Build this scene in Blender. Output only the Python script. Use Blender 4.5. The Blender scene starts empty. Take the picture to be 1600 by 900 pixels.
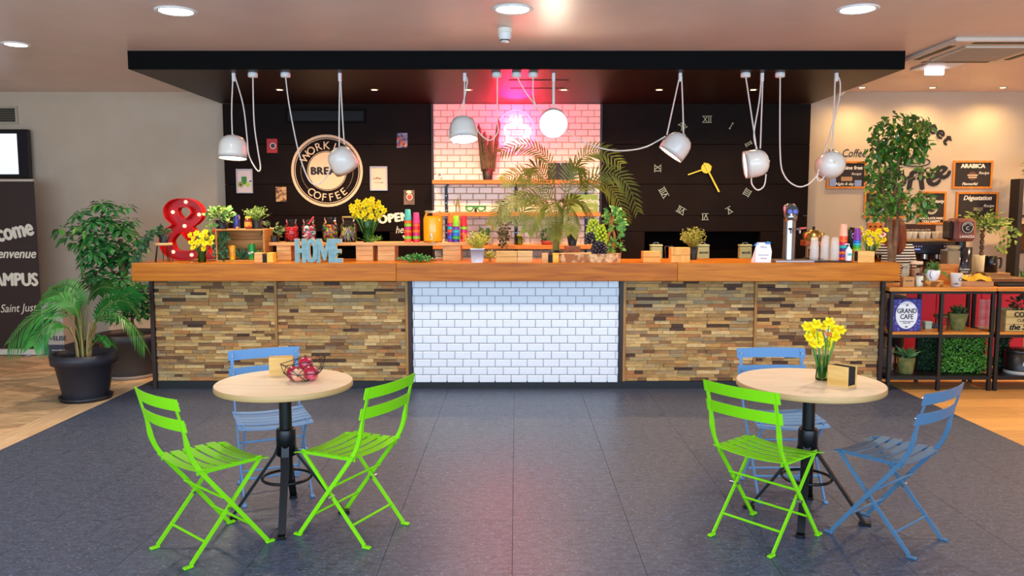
import bpy, math, random
from mathutils import Vector, Matrix
PI = math.pi
R = random.Random(11)
sc = bpy.context.scene
C = sc.collection
V = Vector
# ------------------------------------------------------------------ camera, light, exposure
F = 28 / 36 * 1600
TH = math.atan(117 / F)
cd = bpy.data.cameras.new('camera'); cam = bpy.data.objects.new('camera', cd); C.objects.link(cam)
cd.lens = 28; cd.sensor_width = 36; cd.shift_x = -7 / 1600; cd.clip_start = .05
cam.location = (0, 0, 1.6); cam.rotation_euler = (PI / 2 - TH, 0, 0)
sc.camera = cam
sc.view_settings.view_transform = 'Standard'; sc.view_settings.look = 'None'
sc.view_settings.gamma = 1; sc.view_settings.use_curve_mapping = False
sc.view_settings.exposure = 0.58
sc.cycles.transparent_max_bounces = 40
w = bpy.data.worlds.new('world'); sc.world = w; w.use_nodes = True
w.node_tree.nodes['Background'].inputs[0].default_value = (.62, .74, 1, 1)
w.node_tree.nodes['Background'].inputs[1].default_value = .8

def lamp(name, kind, loc, energy, col, rot=(0, 0, 0), parent=None, **kw):
    d = bpy.data.lights.new(name, kind); d.energy = energy; d.color = col
    for k, v in kw.items(): setattr(d, k, v)
    o = bpy.data.objects.new(name, d); C.objects.link(o); o.location = loc; o.rotation_euler = rot; o.parent = parent
    return o
# daylight through the glazed shop front behind the photographer
lamp('shopfront_daylight', 'AREA', (0, -1.05, 1.68), 420, (.55, .77, 1), (PI / 2, 0, 0), shape='RECTANGLE', size=13, size_y=2.45)

def at(px, py, Y):
    u = (px - 807) / F; v = (450 - py) / F
    t = Y / (math.cos(TH) + v * math.sin(TH))
    return V((u * t, Y, 1.6 + t * (v * math.cos(TH) - math.sin(TH))))
def px_x(px, Y, z=1.2): return (px - 807) / F * (Y * math.cos(TH) + (1.6 - z) * math.sin(TH))
def S(n, Y): return n / F * Y

# ------------------------------------------------------------------ materials
def lin(h):
    h = h.lstrip('#')
    c = [int(h[i:i + 2], 16) / 255 for i in (0, 2, 4)]
    return tuple(x / 12.92 if x <= .04045 else ((x + .055) / 1.055) ** 2.4 for x in c) + (1,)
MC = {}
def newmat(name):
    m = bpy.data.materials.new(name); m.use_nodes = True
    return m, m.node_tree.nodes, m.node_tree.links, m.node_tree.nodes['Principled BSDF']
def mat(col, rough=.5, metal=0., emit=0., noise=None, bump=0, bscale=60, rnd=0, coat=0, ecol=None, trans=0, spec=.5):
    key = (col, rough, metal, emit, noise, bump, bscale, rnd, coat, ecol, trans, spec)
    if key in MC: return MC[key]
    m, N, L, b = newmat('surface_%d' % len(MC)); MC[key] = m
    b.inputs['Base Color'].default_value = lin(col); b.inputs['Roughness'].default_value = rough
    b.inputs['Metallic'].default_value = metal; b.inputs['Coat Weight'].default_value = coat
    b.inputs['Specular IOR Level'].default_value = spec
    if trans: b.inputs['Subsurface Weight'].default_value = trans
    if emit:
        b.inputs['Emission Color'].default_value = lin(ecol or col); b.inputs['Emission Strength'].default_value = emit
    tc = None
    out = None
    if noise:
        tc = N.new('ShaderNodeTexCoord'); n = N.new('ShaderNodeTexNoise'); r = N.new('ShaderNodeValToRGB')
        n.inputs['Scale'].default_value = noise[0]; n.inputs['Detail'].default_value = 5
        L.new(tc.outputs['Object'], n.inputs['Vector']); L.new(n.outputs[0], r.inputs[0])
        lo, hi = (noise[2], noise[3]) if len(noise) > 2 else (.35, .65)
        r.color_ramp.elements[0].position = lo; r.color_ramp.elements[0].color = lin(col)
        r.color_ramp.elements[1].position = hi; r.color_ramp.elements[1].color = lin(noise[1])
        out = r.outputs[0]
    if rnd:
        oi = N.new('ShaderNodeObjectInfo'); h = N.new('ShaderNodeHueSaturation'); mr = N.new('ShaderNodeMapRange')
        mr.inputs[3].default_value = 1 - rnd; mr.inputs[4].default_value = 1 + rnd
        L.new(oi.outputs['Random'], mr.inputs[0]); L.new(mr.outputs[0], h.inputs['Value'])
        if out: L.new(out, h.inputs['Color'])
        else: h.inputs['Color'].default_value = lin(col)
        out = h.outputs[0]
    if out: L.new(out, b.inputs['Base Color'])
    if bump:
        tc = tc or N.new('ShaderNodeTexCoord'); n = N.new('ShaderNodeTexNoise'); bp = N.new('ShaderNodeBump')
        n.inputs['Scale'].default_value = bscale; bp.inputs['Strength'].default_value = bump; bp.inputs['Distance'].default_value = .01
        L.new(tc.outputs['Object'], n.inputs['Vector']); L.new(n.outputs[0], bp.inputs['Height']); L.new(bp.outputs[0], b.inputs['Normal'])
    return m
def wood(c1, c2, stretch=(1, 12, 12), scale=3, rough=.45, rnd=0, bump=.08, spec=.35):
    key = ('wood', c1, c2, stretch, scale, rough, rnd, spec)
    if key in MC: return MC[key]
    m, N, L, b = newmat('wood_%d' % len(MC)); MC[key] = m
    tc = N.new('ShaderNodeTexCoord'); mp = N.new('ShaderNodeMapping'); n = N.new('ShaderNodeTexNoise'); r = N.new('ShaderNodeValToRGB')
    oi = N.new('ShaderNodeObjectInfo'); cb = N.new('ShaderNodeCombineXYZ'); mu = N.new('ShaderNodeMath'); mu.operation = 'MULTIPLY'; mu.inputs[1].default_value = 37
    L.new(oi.outputs['Random'], mu.inputs[0])
    for i in range(3): L.new(mu.outputs[0], cb.inputs[i])
    L.new(cb.outputs[0], mp.inputs['Location'])
    mp.inputs['Scale'].default_value = stretch; n.inputs['Scale'].default_value = scale; n.inputs['Detail'].default_value = 6; n.inputs['Distortion'].default_value = .6
    L.new(tc.outputs['Object'], mp.inputs['Vector']); L.new(mp.outputs[0], n.inputs['Vector']); L.new(n.outputs[0], r.inputs[0])
    r.color_ramp.elements[0].position = .3; r.color_ramp.elements[0].color = lin(c1)
    r.color_ramp.elements[1].position = .7; r.color_ramp.elements[1].color = lin(c2)
    out = r.outputs[0]
    if rnd:
        h = N.new('ShaderNodeHueSaturation'); mr = N.new('ShaderNodeMapRange')
        mr.inputs[3].default_value = 1 - rnd; mr.inputs[4].default_value = 1 + rnd
        L.new(oi.outputs['Random'], mr.inputs[0]); L.new(mr.outputs[0], h.inputs['Value']); L.new(out, h.inputs['Color']); out = h.outputs[0]
    L.new(out, b.inputs['Base Color']); b.inputs['Roughness'].default_value = rough; b.inputs['Specular IOR Level'].default_value = spec
    if bump:
        bp = N.new('ShaderNodeBump'); bp.inputs['Strength'].default_value = bump; bp.inputs['Distance'].default_value = .01
        L.new(n.outputs[0], bp.inputs['Height']); L.new(bp.outputs[0], b.inputs['Normal'])
    return m
def palette_wood(cols, rough=.75):
    m, N, L, b = newmat('reclaimed_wood')
    tc = N.new('ShaderNodeTexCoord'); oi = N.new('ShaderNodeObjectInfo'); r = N.new('ShaderNodeValToRGB'); r.color_ramp.interpolation = 'CONSTANT'
    while len(r.color_ramp.elements) < len(cols): r.color_ramp.elements.new(.5)
    for i, c in enumerate(cols): r.color_ramp.elements[i].position = i / len(cols); r.color_ramp.elements[i].color = lin(c)
    L.new(oi.outputs['Random'], r.inputs[0])
    mp = N.new('ShaderNodeMapping'); n = N.new('ShaderNodeTexNoise'); cb = N.new('ShaderNodeCombineXYZ'); mu = N.new('ShaderNodeMath'); mu.operation = 'MULTIPLY'; mu.inputs[1].default_value = 91
    L.new(oi.outputs['Random'], mu.inputs[0]); L.new(mu.outputs[0], cb.inputs[0]); L.new(mu.outputs[0], cb.inputs[2]); L.new(cb.outputs[0], mp.inputs['Location'])
    mp.inputs['Scale'].default_value = (2.5, 2, 5); n.inputs['Scale'].default_value = 1.6; n.inputs['Detail'].default_value = 7
    L.new(tc.outputs['Object'], mp.inputs[0]); L.new(mp.outputs[0], n.inputs['Vector'])
    mr = N.new('ShaderNodeMapRange'); mr.inputs[1].default_value = .3; mr.inputs[2].default_value = .7; mr.inputs[3].default_value = .75; mr.inputs[4].default_value = 1.5
    L.new(n.outputs[0], mr.inputs[0])
    h = N.new('ShaderNodeHueSaturation'); L.new(r.outputs[0], h.inputs['Color']); L.new(mr.outputs[0], h.inputs['Value'])
    L.new(h.outputs[0], b.inputs['Base Color']); b.inputs['Roughness'].default_value = rough
    bp = N.new('ShaderNodeBump'); bp.inputs['Strength'].default_value = .25; bp.inputs['Distance'].default_value = .01
    L.new(n.outputs[0], bp.inputs['Height']); L.new(bp.outputs[0], b.inputs['Normal'])
    return m
def glass(tint='#ffffff', fac=1.0):
    key = ('glass', tint, fac)
    if key in MC: return MC[key]
    m, N, L, b = newmat('clear_glass_%d' % len(MC)); MC[key] = m
    N.remove(b)
    t = N.new('ShaderNodeBsdfTransparent'); g = N.new('ShaderNodeBsdfGlossy'); lw = N.new('ShaderNodeLayerWeight'); mx = N.new('ShaderNodeMixShader')
    t.inputs[0].default_value = lin(tint); g.inputs['Roughness'].default_value = .05; lw.inputs[0].default_value = .25
    mu = N.new('ShaderNodeMath'); mu.operation = 'MULTIPLY'; mu.inputs[1].default_value = fac
    L.new(lw.outputs['Fresnel'], mu.inputs[0]); L.new(mu.outputs[0], mx.inputs[0]); L.new(t.outputs[0], mx.inputs[1]); L.new(g.outputs[0], mx.inputs[2])
    L.new(mx.outputs[0], N['Material Output'].inputs[0])
    return m
def milky(col, a):
    key = ('milky', col, a)
    if key in MC: return MC[key]
    m = mat(col, .3, noise=None, bscale=61 + len(MC)); m.node_tree.nodes['Principled BSDF'].inputs['Alpha'].default_value = a
    MC[key] = m; return m
def striped(c1, c2, period, duty=.5, rough=.8):
    m, N, L, b = newmat('striped_jersey')
    tc = N.new('ShaderNodeTexCoord'); sx = N.new('ShaderNodeSeparateXYZ'); d = N.new('ShaderNodeMath'); d.operation = 'DIVIDE'; d.inputs[1].default_value = period
    f = N.new('ShaderNodeMath'); f.operation = 'FRACT'; g = N.new('ShaderNodeMath'); g.operation = 'GREATER_THAN'; g.inputs[1].default_value = duty
    mx = N.new('ShaderNodeMix'); mx.data_type = 'RGBA'; mx.inputs[6].default_value = lin(c1); mx.inputs[7].default_value = lin(c2)
    L.new(tc.outputs['Object'], sx.inputs[0]); L.new(sx.outputs[2], d.inputs[0]); L.new(d.outputs[0], f.inputs[0]); L.new(f.outputs[0], g.inputs[0]); L.new(g.outputs[0], mx.inputs[0])
    L.new(mx.outputs[2], b.inputs['Base Color']); b.inputs['Roughness'].default_value = rough
    return m

# ------------------------------------------------------------------ mesh building
class MB:
    def __init__(s): s.v = []; s.f = []; s.m = []; s.s = []; s.mi = 0; s.M = Matrix()
    def add(s, vs, fs, smooth=False):
        n = len(s.v); s.v += [s.M @ V(p) for p in vs]
        for f in fs: s.f.append([n + i for i in f]); s.m.append(s.mi); s.s.append(smooth)
        return s
    def box(s, x0, x1, y0, y1, z0, z1, b=0):
        if b <= 0:
            vs = [(x, y, z) for z in (z0, z1) for y in (y0, y1) for x in (x0, x1)]
            return s.add(vs, [(0, 2, 3, 1), (4, 5, 7, 6), (0, 1, 5, 4), (2, 6, 7, 3), (0, 4, 6, 2), (1, 3, 7, 5)])
        vs = []; idx = {}
        for i, x in enumerate((x0, x1)):
            for j, y in enumerate((y0, y1)):
                for k, z in enumerate((z0, z1)):
                    sx, sy, sz = (b if i == 0 else -b), (b if j == 0 else -b), (b if k == 0 else -b)
                    for a, p in enumerate(((x, y + sy, z + sz), (x + sx, y, z + sz), (x + sx, y + sy, z))):
                        idx[(i, j, k, a)] = len(vs); vs.append(p)
        fs = []
        I = idx
        for i in (0, 1): fs.append([I[i, 0, 0, 0], I[i, 1, 0, 0], I[i, 1, 1, 0], I[i, 0, 1, 0]][::1 if i else -1])
        for j in (0, 1): fs.append([I[0, j, 0, 1], I[1, j, 0, 1], I[1, j, 1, 1], I[0, j, 1, 1]][::-1 if j else 1])
        for k in (0, 1): fs.append([I[0, 0, k, 2], I[1, 0, k, 2], I[1, 1, k, 2], I[0, 1, k, 2]][::1 if k else -1])
        for p in (0, 1):
            for q in (0, 1):
                fs.append([I[p, q, 0, 0], I[p, q, 0, 1], I[p, q, 1, 1], I[p, q, 1, 0]])
                fs.append([I[p, 0, q, 0], I[p, 0, q, 2], I[p, 1, q, 2], I[p, 1, q, 0]])
                fs.append([I[0, p, q, 1], I[0, p, q, 2], I[1, p, q, 2], I[1, p, q, 1]])
                for t in (0, 1): fs.append([I[p, q, t, 0], I[p, q, t, 1], I[p, q, t, 2]])
        return s.add(vs, fs)
    def lathe(s, prof, seg=20, c=(0, 0, 0), smooth=True, cap=True):
        vs = []; fs = []; n = len(prof); c = V(c)
        for k in range(seg):
            a = 2 * PI * k / seg
            for r, z in prof: vs.append(c + V((r * math.cos(a), r * math.sin(a), z)))
        for k in range(seg):
            k2 = (k + 1) % seg
            for i in range(n - 1): fs.append((k * n + i, k2 * n + i, k2 * n + i + 1, k * n + i + 1))
        s.add(vs, fs, smooth)
        if cap:
            for e in (0, n - 1):
                if prof[e][0] > 1e-4: s.add([vs[k * n + e] for k in range(seg)], [list(range(seg))[::-1 if e == 0 else 1]])
        return s
    def cyl(s, r, z0, z1, seg=16, c=(0, 0, 0), r2=None):
        return s.lathe([(r, z0), (r if r2 is None else r2, z1)], seg, c)
    def tube(s, pts, r, seg=6, closed=False, smooth=True):
        pts = [V(p) for p in pts]; n = len(pts); vs = []; fs = []; up = None
        for i, p in enumerate(pts):
            a = pts[(i - 1) % n] if (closed or i > 0) else p
            b = pts[(i + 1) % n] if (closed or i < n - 1) else p
            d = (b - a).normalized() if (b - a).length > 1e-9 else V((0, 0, 1))
            if up is None: up = d.orthogonal().normalized()
            up = (up - d * up.dot(d))
            up = up.normalized() if up.length > 1e-6 else d.orthogonal().normalized()
            sd = d.cross(up); rr = r[i] if isinstance(r, (list, tuple)) else r
            for k in range(seg):
                t = 2 * PI * k / seg; vs.append(p + (up * math.cos(t) + sd * math.sin(t)) * rr)
        m = n if closed else n - 1
        for i in range(m):
            j = (i + 1) % n
            for k in range(seg): fs.append((i * seg + k, i * seg + (k + 1) % seg, j * seg + (k + 1) % seg, j * seg + k))
        s.add(vs, fs, smooth)
        if not closed: s.add(vs[:seg], [list(range(seg))[::-1]]); s.add(vs[-seg:], [list(range(seg))])
        return s
    def bar(s, pts, w, t, side=(1, 0, 0)):
        """flat bar swept along pts: w wide along side, t thick"""
        pts = [V(p) for p in pts]; sd = V(side).normalized(); vs = []; fs = []; n = len(pts)
        for i, p in enumerate(pts):
            d = (pts[min(i + 1, n - 1)] - pts[max(i - 1, 0)]).normalized(); q = d.cross(sd).normalized()
            ww = w[i] if isinstance(w, (list, tuple)) else w; tt = t[i] if isinstance(t, (list, tuple)) else t
            for a, b in ((-1, -1), (1, -1), (1, 1), (-1, 1)): vs.append(p + sd * a * ww / 2 + q * b * tt / 2)
        for i in range(n - 1):
            for k in range(4): fs.append((i * 4 + k, i * 4 + (k + 1) % 4, i * 4 + 4 + (k + 1) % 4, i * 4 + 4 + k))
        fs += [(3, 2, 1, 0), tuple(4 * (n - 1) + k for k in range(4))]
        return s.add(vs, fs)
    def ball(s, c, r, seg=10, rings=6, sc=(1, 1, 1)):
        c = V(c); vs = [c + V((0, 0, -r * sc[2]))]; fs = []
        for i in range(1, rings):
            a = -PI / 2 + PI * i / rings
            for k in range(seg):
                t = 2 * PI * k / seg; vs.append(c + V((r * math.cos(a) * math.cos(t) * sc[0], r * math.cos(a) * math.sin(t) * sc[1], r * math.sin(a) * sc[2])))
        vs.append(c + V((0, 0, r * sc[2]))); T = len(vs) - 1
        for k in range(seg):
            k2 = (k + 1) % seg; fs.append((0, 1 + k2, 1 + k)); fs.append((T, T - seg + k, T - seg + k2))
            for i in range(rings - 2): a = 1 + i * seg; fs.append((a + k, a + k2, a + seg + k2, a + seg + k))
        return s.add(vs, fs, True)
    def leaf(s, p, d, L, W, n=None, fold=.15, droop=.15):
        p = V(p); d = V(d).normalized(); n = V(n) if n is not None else V((R.uniform(-.6, .6), R.uniform(-1, .2), R.uniform(.1, 1)))
        sd = d.cross(n); sd = sd.normalized() if sd.length > 1e-5 else d.orthogonal().normalized(); n = sd.cross(d)
        vs = [p, p + d * L * .4 + sd * W / 2 + n * fold * W, p + d * L * .45, p + d * L * .4 - sd * W / 2 + n * fold * W,
              p + d * L * .75 + sd * W * .34 - n * droop * L * .4, p + d * L * .75 - n * droop * L * .5, p + d * L * .75 - sd * W * .34 - n * droop * L * .4, p + d * L - n * droop * L]
        return s.add(vs, [(0, 2, 1), (0, 3, 2), (1, 2, 5, 4), (2, 3, 6, 5), (4, 5, 7), (5, 6, 7)])
    def mesh(s, me, M=Matrix()):
        n = len(s.v); s.v += [s.M @ (M @ v.co) for v in me.vertices]
        for p in me.polygons: s.f.append([n + i for i in p.vertices]); s.m.append(s.mi); s.s.append(False)
        return s
    def data(s, name, mats):
        me = bpy.data.meshes.new(name); me.from_pydata([tuple(p) for p in s.v], [], s.f)
        for m in (mats if isinstance(mats, (list, tuple)) else [mats]): me.materials.append(m)
        me.polygons.foreach_set('material_index', s.m); me.polygons.foreach_set('use_smooth', s.s); me.update()
        return me
    def build(s, name, mats, parent=None, loc=(0, 0, 0), rot=None, kind=None):
        o = bpy.data.objects.new(name, s.data(name, mats)); C.objects.link(o); o.parent = parent; o.location = loc
        if rot: o.rotation_euler = rot
        if kind: o['kind'] = kind
        return o
def tag(o, label=None, cat=None, group=None, kind=None):
    if label: o['label'] = label
    if cat: o['category'] = cat
    if group: o['group'] = group
    if kind: o['kind'] = kind
    return o
def thing(name, label, cat, loc=(0, 0, 0), rz=0, group=None, rot=None):
    o = bpy.data.objects.new(name, None); C.objects.link(o); o.empty_display_size = .1
    o.location = loc; o.rotation_euler = rot or (0, 0, rz); return tag(o, label, cat, group)
def obj(name, me, parent=None, loc=(0, 0, 0), scale=None, rot=None, quat=None):
    o = bpy.data.objects.new(name, me); C.objects.link(o); o.parent = parent; o.location = loc
    if scale is not None: o.scale = scale
    if rot is not None: o.rotation_euler = rot
    if quat is not None: o.rotation_mode = 'QUATERNION'; o.rotation_quaternion = quat
    return o
def copy_tree(o, parent=None):
    c = o.copy(); C.objects.link(c); c.parent = parent
    for ch in list(o.children): copy_tree(ch, c)
    return c
def smooth_path(pts, n=6, closed=False):
    pts = [V(p) for p in pts]; out = []; N = len(pts)
    g = (lambda i: pts[i % N]) if closed else (lambda i: pts[max(0, min(N - 1, i))])
    for i in range(N if closed else N - 1):
        a, b, c, d = g(i - 1), g(i), g(i + 1), g(i + 2)
        for k in range(n):
            t = k / n; out.append(.5 * ((2 * b) + (c - a) * t + (2 * a - 5 * b + 4 * c - d) * t * t + (3 * b - a - 3 * c + d) * t ** 3))
    if not closed: out.append(pts[-1])
    return out
UP = Matrix.Rotation(PI / 2, 4, 'X')      # xy shapes stood upright, facing -Y
def shape_mesh(contours, ext, fill='BOTH'):
    cu = bpy.data.curves.new('outline', 'CURVE'); cu.dimensions = '2D'; cu.fill_mode = fill; cu.extrude = ext
    for c in contours:
        sp = cu.splines.new('POLY'); sp.points.add(len(c) - 1); sp.use_cyclic_u = True
        for i, p in enumerate(c): sp.points[i].co = (p[0], p[1], 0, 1)
    o = bpy.data.objects.new('outline', cu); me = bpy.data.meshes.new_from_object(o)
    bpy.data.objects.remove(o); bpy.data.curves.remove(cu); return me
GL = {}
def glyphs(s, size, ext=.001, offset=0, shear=0, space=1, align='CENTER', fill='BOTH'):
    cu = bpy.data.curves.new('text', 'FONT'); cu.body = s; cu.size = size; cu.extrude = ext; cu.offset = offset; cu.shear = shear
    cu.space_character = space; cu.align_x = align; cu.fill_mode = fill; cu.resolution_u = 3
    o = bpy.data.objects.new('text', cu); me = bpy.data.meshes.new_from_object(o)
    bpy.data.objects.remove(o); bpy.data.curves.remove(cu); return me
def bolden(mb, me, M, b):
    for dx, dy in (((0, 0),) if not b else ((-b, 0), (b, 0), (0, b * .6), (0, -b * .6), (0, 0))): k_ = 0 if not b else (dx > 0) + 2 * (dy > 0) + 3 * (dy < 0) + 4 * (dx == 0 and dy == 0); mb.mesh(me, M @ Matrix.Translation((dx, dy, .0003 * k_)))
def txt(s, size, parent, m, loc, rot=0, sx=1, name='lettering', ext=.001, M0=None, offset=0, **kw):
    mb = MB(); bolden(mb, glyphs(s, size, ext, **kw), (M0 or UP) @ Matrix.Rotation(rot, 4, 'Z') @ Matrix.Diagonal((sx, 1, 1, 1)), offset)
    return mb.build(name, m, parent, loc)
def arc_txt(s, size, radius, a0, a1, parent, m, loc, bottom=False, name='lettering', offset=0, **kw):
    """letters along a circle; angles are clockwise degrees from the top (or from the bottom, left to right)"""
    mb = MB(); n = len(s)
    for i, ch in enumerate(s):
        if ch == ' ': continue
        a = math.radians(a0 + (a1 - a0) * (i / (n - 1) if n > 1 else .5))
        if bottom: M = Matrix.Translation((radius * math.sin(a), -radius * math.cos(a), 0)) @ Matrix.Rotation(a, 4, 'Z')
        else: M = Matrix.Translation((radius * math.sin(a), radius * math.cos(a), 0)) @ Matrix.Rotation(-a, 4, 'Z')
        bolden(mb, glyphs(ch, size, .001, **kw), UP @ M, offset)
    return mb.build(name, m, parent, loc)
def ring_mb(mb, r0, r1, y0, y1, c=(0, 0, 0), seg=48):
    """flat ring standing in the xz plane"""
    vs = []; fs = []; c = V(c)
    for k in range(seg):
        a = 2 * PI * k / seg
        for r, y in ((r0, y0), (r1, y0), (r1, y1), (r0, y1)): vs.append(c + V((r * math.cos(a), y, r * math.sin(a))))
    for k in range(seg):
        j = (k + 1) % seg
        for i in range(4): fs.append((k * 4 + i, k * 4 + (i + 1) % 4, j * 4 + (i + 1) % 4, j * 4 + i))
    return mb.add(vs, fs)
def disc_mb(mb, r, y0, y1, c=(0, 0, 0), seg=40, sz=1):
    c = V(c); a = [c + V((r * math.cos(2 * PI * k / seg), y0, sz * r * math.sin(2 * PI * k / seg))) for k in range(seg)]; b = [p + V((0, y1 - y0, 0)) for p in a]
    mb.add(a + b, [list(range(seg)), list(range(2 * seg - 1, seg - 1, -1))] + [(k, seg + k, seg + (k + 1) % seg, (k + 1) % seg) for k in range(seg)]); return mb
LEAF_UNIT = MB().leaf((0, 0, 0), (0, 1, 0), 1, .45, (0, 0, 1), .18, .12)
def leaf_data(name, m): return LEAF_UNIT.data(name, m)

# common surfaces
WHITE = mat('#e9e6e0', .5); BLACK = mat('#0c0b0b', .45); BLACKM = mat('#111012', .35, .3); DARKPOT = mat('#2b2a33', .5); GREYPOT = mat('#4c4848', .55)
CREAM = mat('#efe6d2', .5); CHROME = mat('#a6a7ae', .2, 1); SILVER = mat('#b9bbc2', .25, 1); GLASS = glass(); GREENGLASS = glass('#dfeeda')
OAK = wood('#b8732f', '#d99a4a', (.6, 9, 9), 3, .35); PINE = wood('#c98a48', '#e8b676', (1, 1, 10), 3, .5, rnd=.08); PINEH = wood('#c48342', '#e6b070', (1, 10, 10), 3, .5, rnd=.08)
SHELFW = wood('#b5692a', '#d98d42', (.6, 10, 10), 3, .45); SOIL = mat('#2a1c12', .95); BARK = wood('#4a3324', '#7d5c40', (8, 8, 1), 5, .9)
GOLD = mat('#d9a520', .3, .6); TEXTW = mat('#f4ead9', .6); INK = mat('#15100f', .6); PRINT = mat('#e7e0d4', .6)
# ------------------------------------------------------------------ the room
YB, YW, CEIL, SOF = 9.42, 9.25, 3.0, 2.845
WALLM = mat('#c9b79f', .85, noise=(3, '#c3b097'), bump=.03)
CEILM = mat('#e6d0c4', .38, noise=(2, '#e0c9bc'))
def struct(name, mb, m, parent=None): o = mb.build(name, m, parent); o['kind'] = 'structure'; return o
floor = struct('floor', MB().box(-7.5, 7.5, -1.3, YB + .2, -.15, -.012), mat('#2a2522', .8))
struct('ceiling', MB().box(-7.5, 7.5, -1.3, YB + .2, CEIL, CEIL + .15), CEILM)
struct('wall_back', MB().box(-7.5, 7.5, YB, YB + .2, -.012, CEIL), WALLM)
struct('wall_left', MB().box(-7.7, -7.5, -1.3, YB + .2, -.012, CEIL), WALLM)
struct('wall_right', MB().box(7.5, 7.7, -1.3, YB + .2, -.012, CEIL), WALLM)
mb = MB(); mb.box(-7.5, 7.5, -1.5, -1.3, -.012, .45).box(-7.5, 7.5, -1.5, -1.3, 2.92, 3)
for i in range(7): x = -7.5 + 2.46 * i; mb.box(x, x + .24, -1.5, -1.3, .45, 2.92)
struct('wall_front', mb, mat('#3a3634', .6))
for i in range(6): struct('window_%d' % (i + 1), MB().box(-7.26 + 2.46 * i, -5.04 + 2.46 * i, -1.42, -1.4, .45, 2.92), GLASS)
struct('baseboard_back', MB().box(-7.5, -3.4, YB - .02, YB, -.012, .09), mat('#4a1f1c', .5))

# dark vinyl tiles
def floor_mat():
    m, N, L, b = newmat('dark_speckled_vinyl')
    tc = N.new('ShaderNodeTexCoord'); geo = N.new('ShaderNodeNewGeometry'); oi = N.new('ShaderNodeObjectInfo')
    mp = N.new('ShaderNodeMapping'); mp.inputs['Scale'].default_value = (1, 2.2, 1)
    L.new(geo.outputs['Position'], mp.inputs[0])
    n1 = N.new('ShaderNodeTexNoise'); n1.inputs['Scale'].default_value = 17; n1.inputs['Detail'].default_value = 8; n1.inputs['Roughness'].default_value = .7
    n2 = N.new('ShaderNodeTexNoise'); n2.inputs['Scale'].default_value = 55; n2.inputs['Detail'].default_value = 3
    for n in (n1, n2): L.new(mp.outputs[0], n.inputs['Vector'])
    r1 = N.new('ShaderNodeValToRGB'); r1.color_ramp.elements[0].position = .32; r1.color_ramp.elements[0].color = lin('#272f41'); r1.color_ramp.elements[1].position = .72; r1.color_ramp.elements[1].color = lin('#566179')
    L.new(n1.outputs[0], r1.inputs[0])
    r2 = N.new('ShaderNodeValToRGB'); r2.color_ramp.elements[0].position = .59; r2.color_ramp.elements[0].color = (0, 0, 0, 1); r2.color_ramp.elements[1].position = .74; r2.color_ramp.elements[1].color = (.5, .5, .5, 1)
    L.new(n2.outputs[0], r2.inputs[0])
    mx = N.new('ShaderNodeMix'); mx.data_type = 'RGBA'; mx.inputs[7].default_value = lin('#c4c6d2'); L.new(r2.outputs[0], mx.inputs[0]); L.new(r1.outputs[0], mx.inputs[6])
    L.new(mx.outputs[2], b.inputs['Base Color']); b.inputs['Roughness'].default_value = .4
    bp = N.new('ShaderNodeBump'); bp.inputs['Strength'].default_value = .12; bp.inputs['Distance'].default_value = .004; L.new(n1.outputs[0], bp.inputs['Height']); L.new(bp.outputs[0], b.inputs['Normal'])
    return m
VINYL = floor_mat()
ft = MB().box(-.5, .5, -.5, .5, -.012, 0).data('floor_tile', VINYL)
xs = [-3.5] + [-.02 + .6 * k for k in range(-5, 6)] + [3.5]
ys = [7.3] + [7.13 - .62 * k for k in range(0, 14)]
for i in range(len(xs) - 1):
    for j in range(len(ys) - 1):
        x0, x1, y1, y0 = xs[i], xs[i + 1], ys[j], ys[j + 1]
        obj('floor_tile', ft, floor, ((x0 + x1) / 2, (y0 + y1) / 2, 0), (x1 - x0 - .0022, y1 - y0 - .0012, 1))
rest = MB(); rest.box(-3.5, 3.5, 7.3, YB, -.012, -.002); rest.build('floor_covering', mat('#3b332e', .8), floor)
# chevron parquet on the left, long boards on the right
PLK = wood('#b08a60', '#e6c69a', (1.2, 7, 1), 5, .5, rnd=.3)
PLK2 = wood('#b98545', '#e0ae6c', (.8, 8, 1), 4, .45, rnd=.12)
cw, h, sl = .44, .115, .2
def chev(flip):
    a, b = (0, sl) if not flip else (sl, 0); g = .0028
    mb = MB(); p = [(g, a + g), (cw - g, b + g), (cw - g, b + h - g), (g, a + h - g)]
    mb.add([(x, y, z) for z in (-.012, 0) for x, y in p], [(3, 2, 1, 0), (4, 5, 6, 7), (0, 1, 5, 4), (1, 2, 6, 5), (2, 3, 7, 6), (3, 0, 4, 7)])
    return mb
cm = [chev(False).data('plank', PLK), chev(True).data('plank', PLK)]
stuff = MB(); n = 0
for c in range(9):
    x = -3.74 - cw * (c + 1)
    for k in range(96):
        y = -1.25 + k * h
        if y > YB - .33: break
        if c < 6 and 5.15 < y: obj('plank', cm[c % 2], floor, (x, y, 0)); n += 1
        else: stuff.M = Matrix.Translation((x, y, 0)); src = chev(c % 2 == 1); stuff.add(src.v, src.f)
stuff.M = Matrix(); stuff.build('planks', PLK, floor, kind='stuff')
bm_ = MB().box(-.5, .5, -.5, .5, -.012, 0).data('plank', wood('#c09a70', '#ecd0a8', (8, .8, 1), 4, .5, rnd=.15))
y = -1.28
while y < YB - .1:
    L_ = min(1.15, YB - y); obj('plank', bm_, floor, (-3.62, y + L_ / 2, 0), (.236, L_ - .003, 1)); y += L_
bm2 = MB().box(-.5, .5, -.5, .5, -.012, 0).data('plank', PLK2)
y = 3.6; k = 0
while y < YB:
    x = 3.502 - (k % 3) * .4
    while x < 7.4:
        x0 = max(x, 3.502); x1 = min(x + 1.3, 7.5)
        if x1 - x0 > .05: obj('plank', bm2, floor, ((x0 + x1) / 2, y + .09, 0), (x1 - x0 - .003, .177, 1))
        x += 1.3
    y += .18; k += 1
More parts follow.
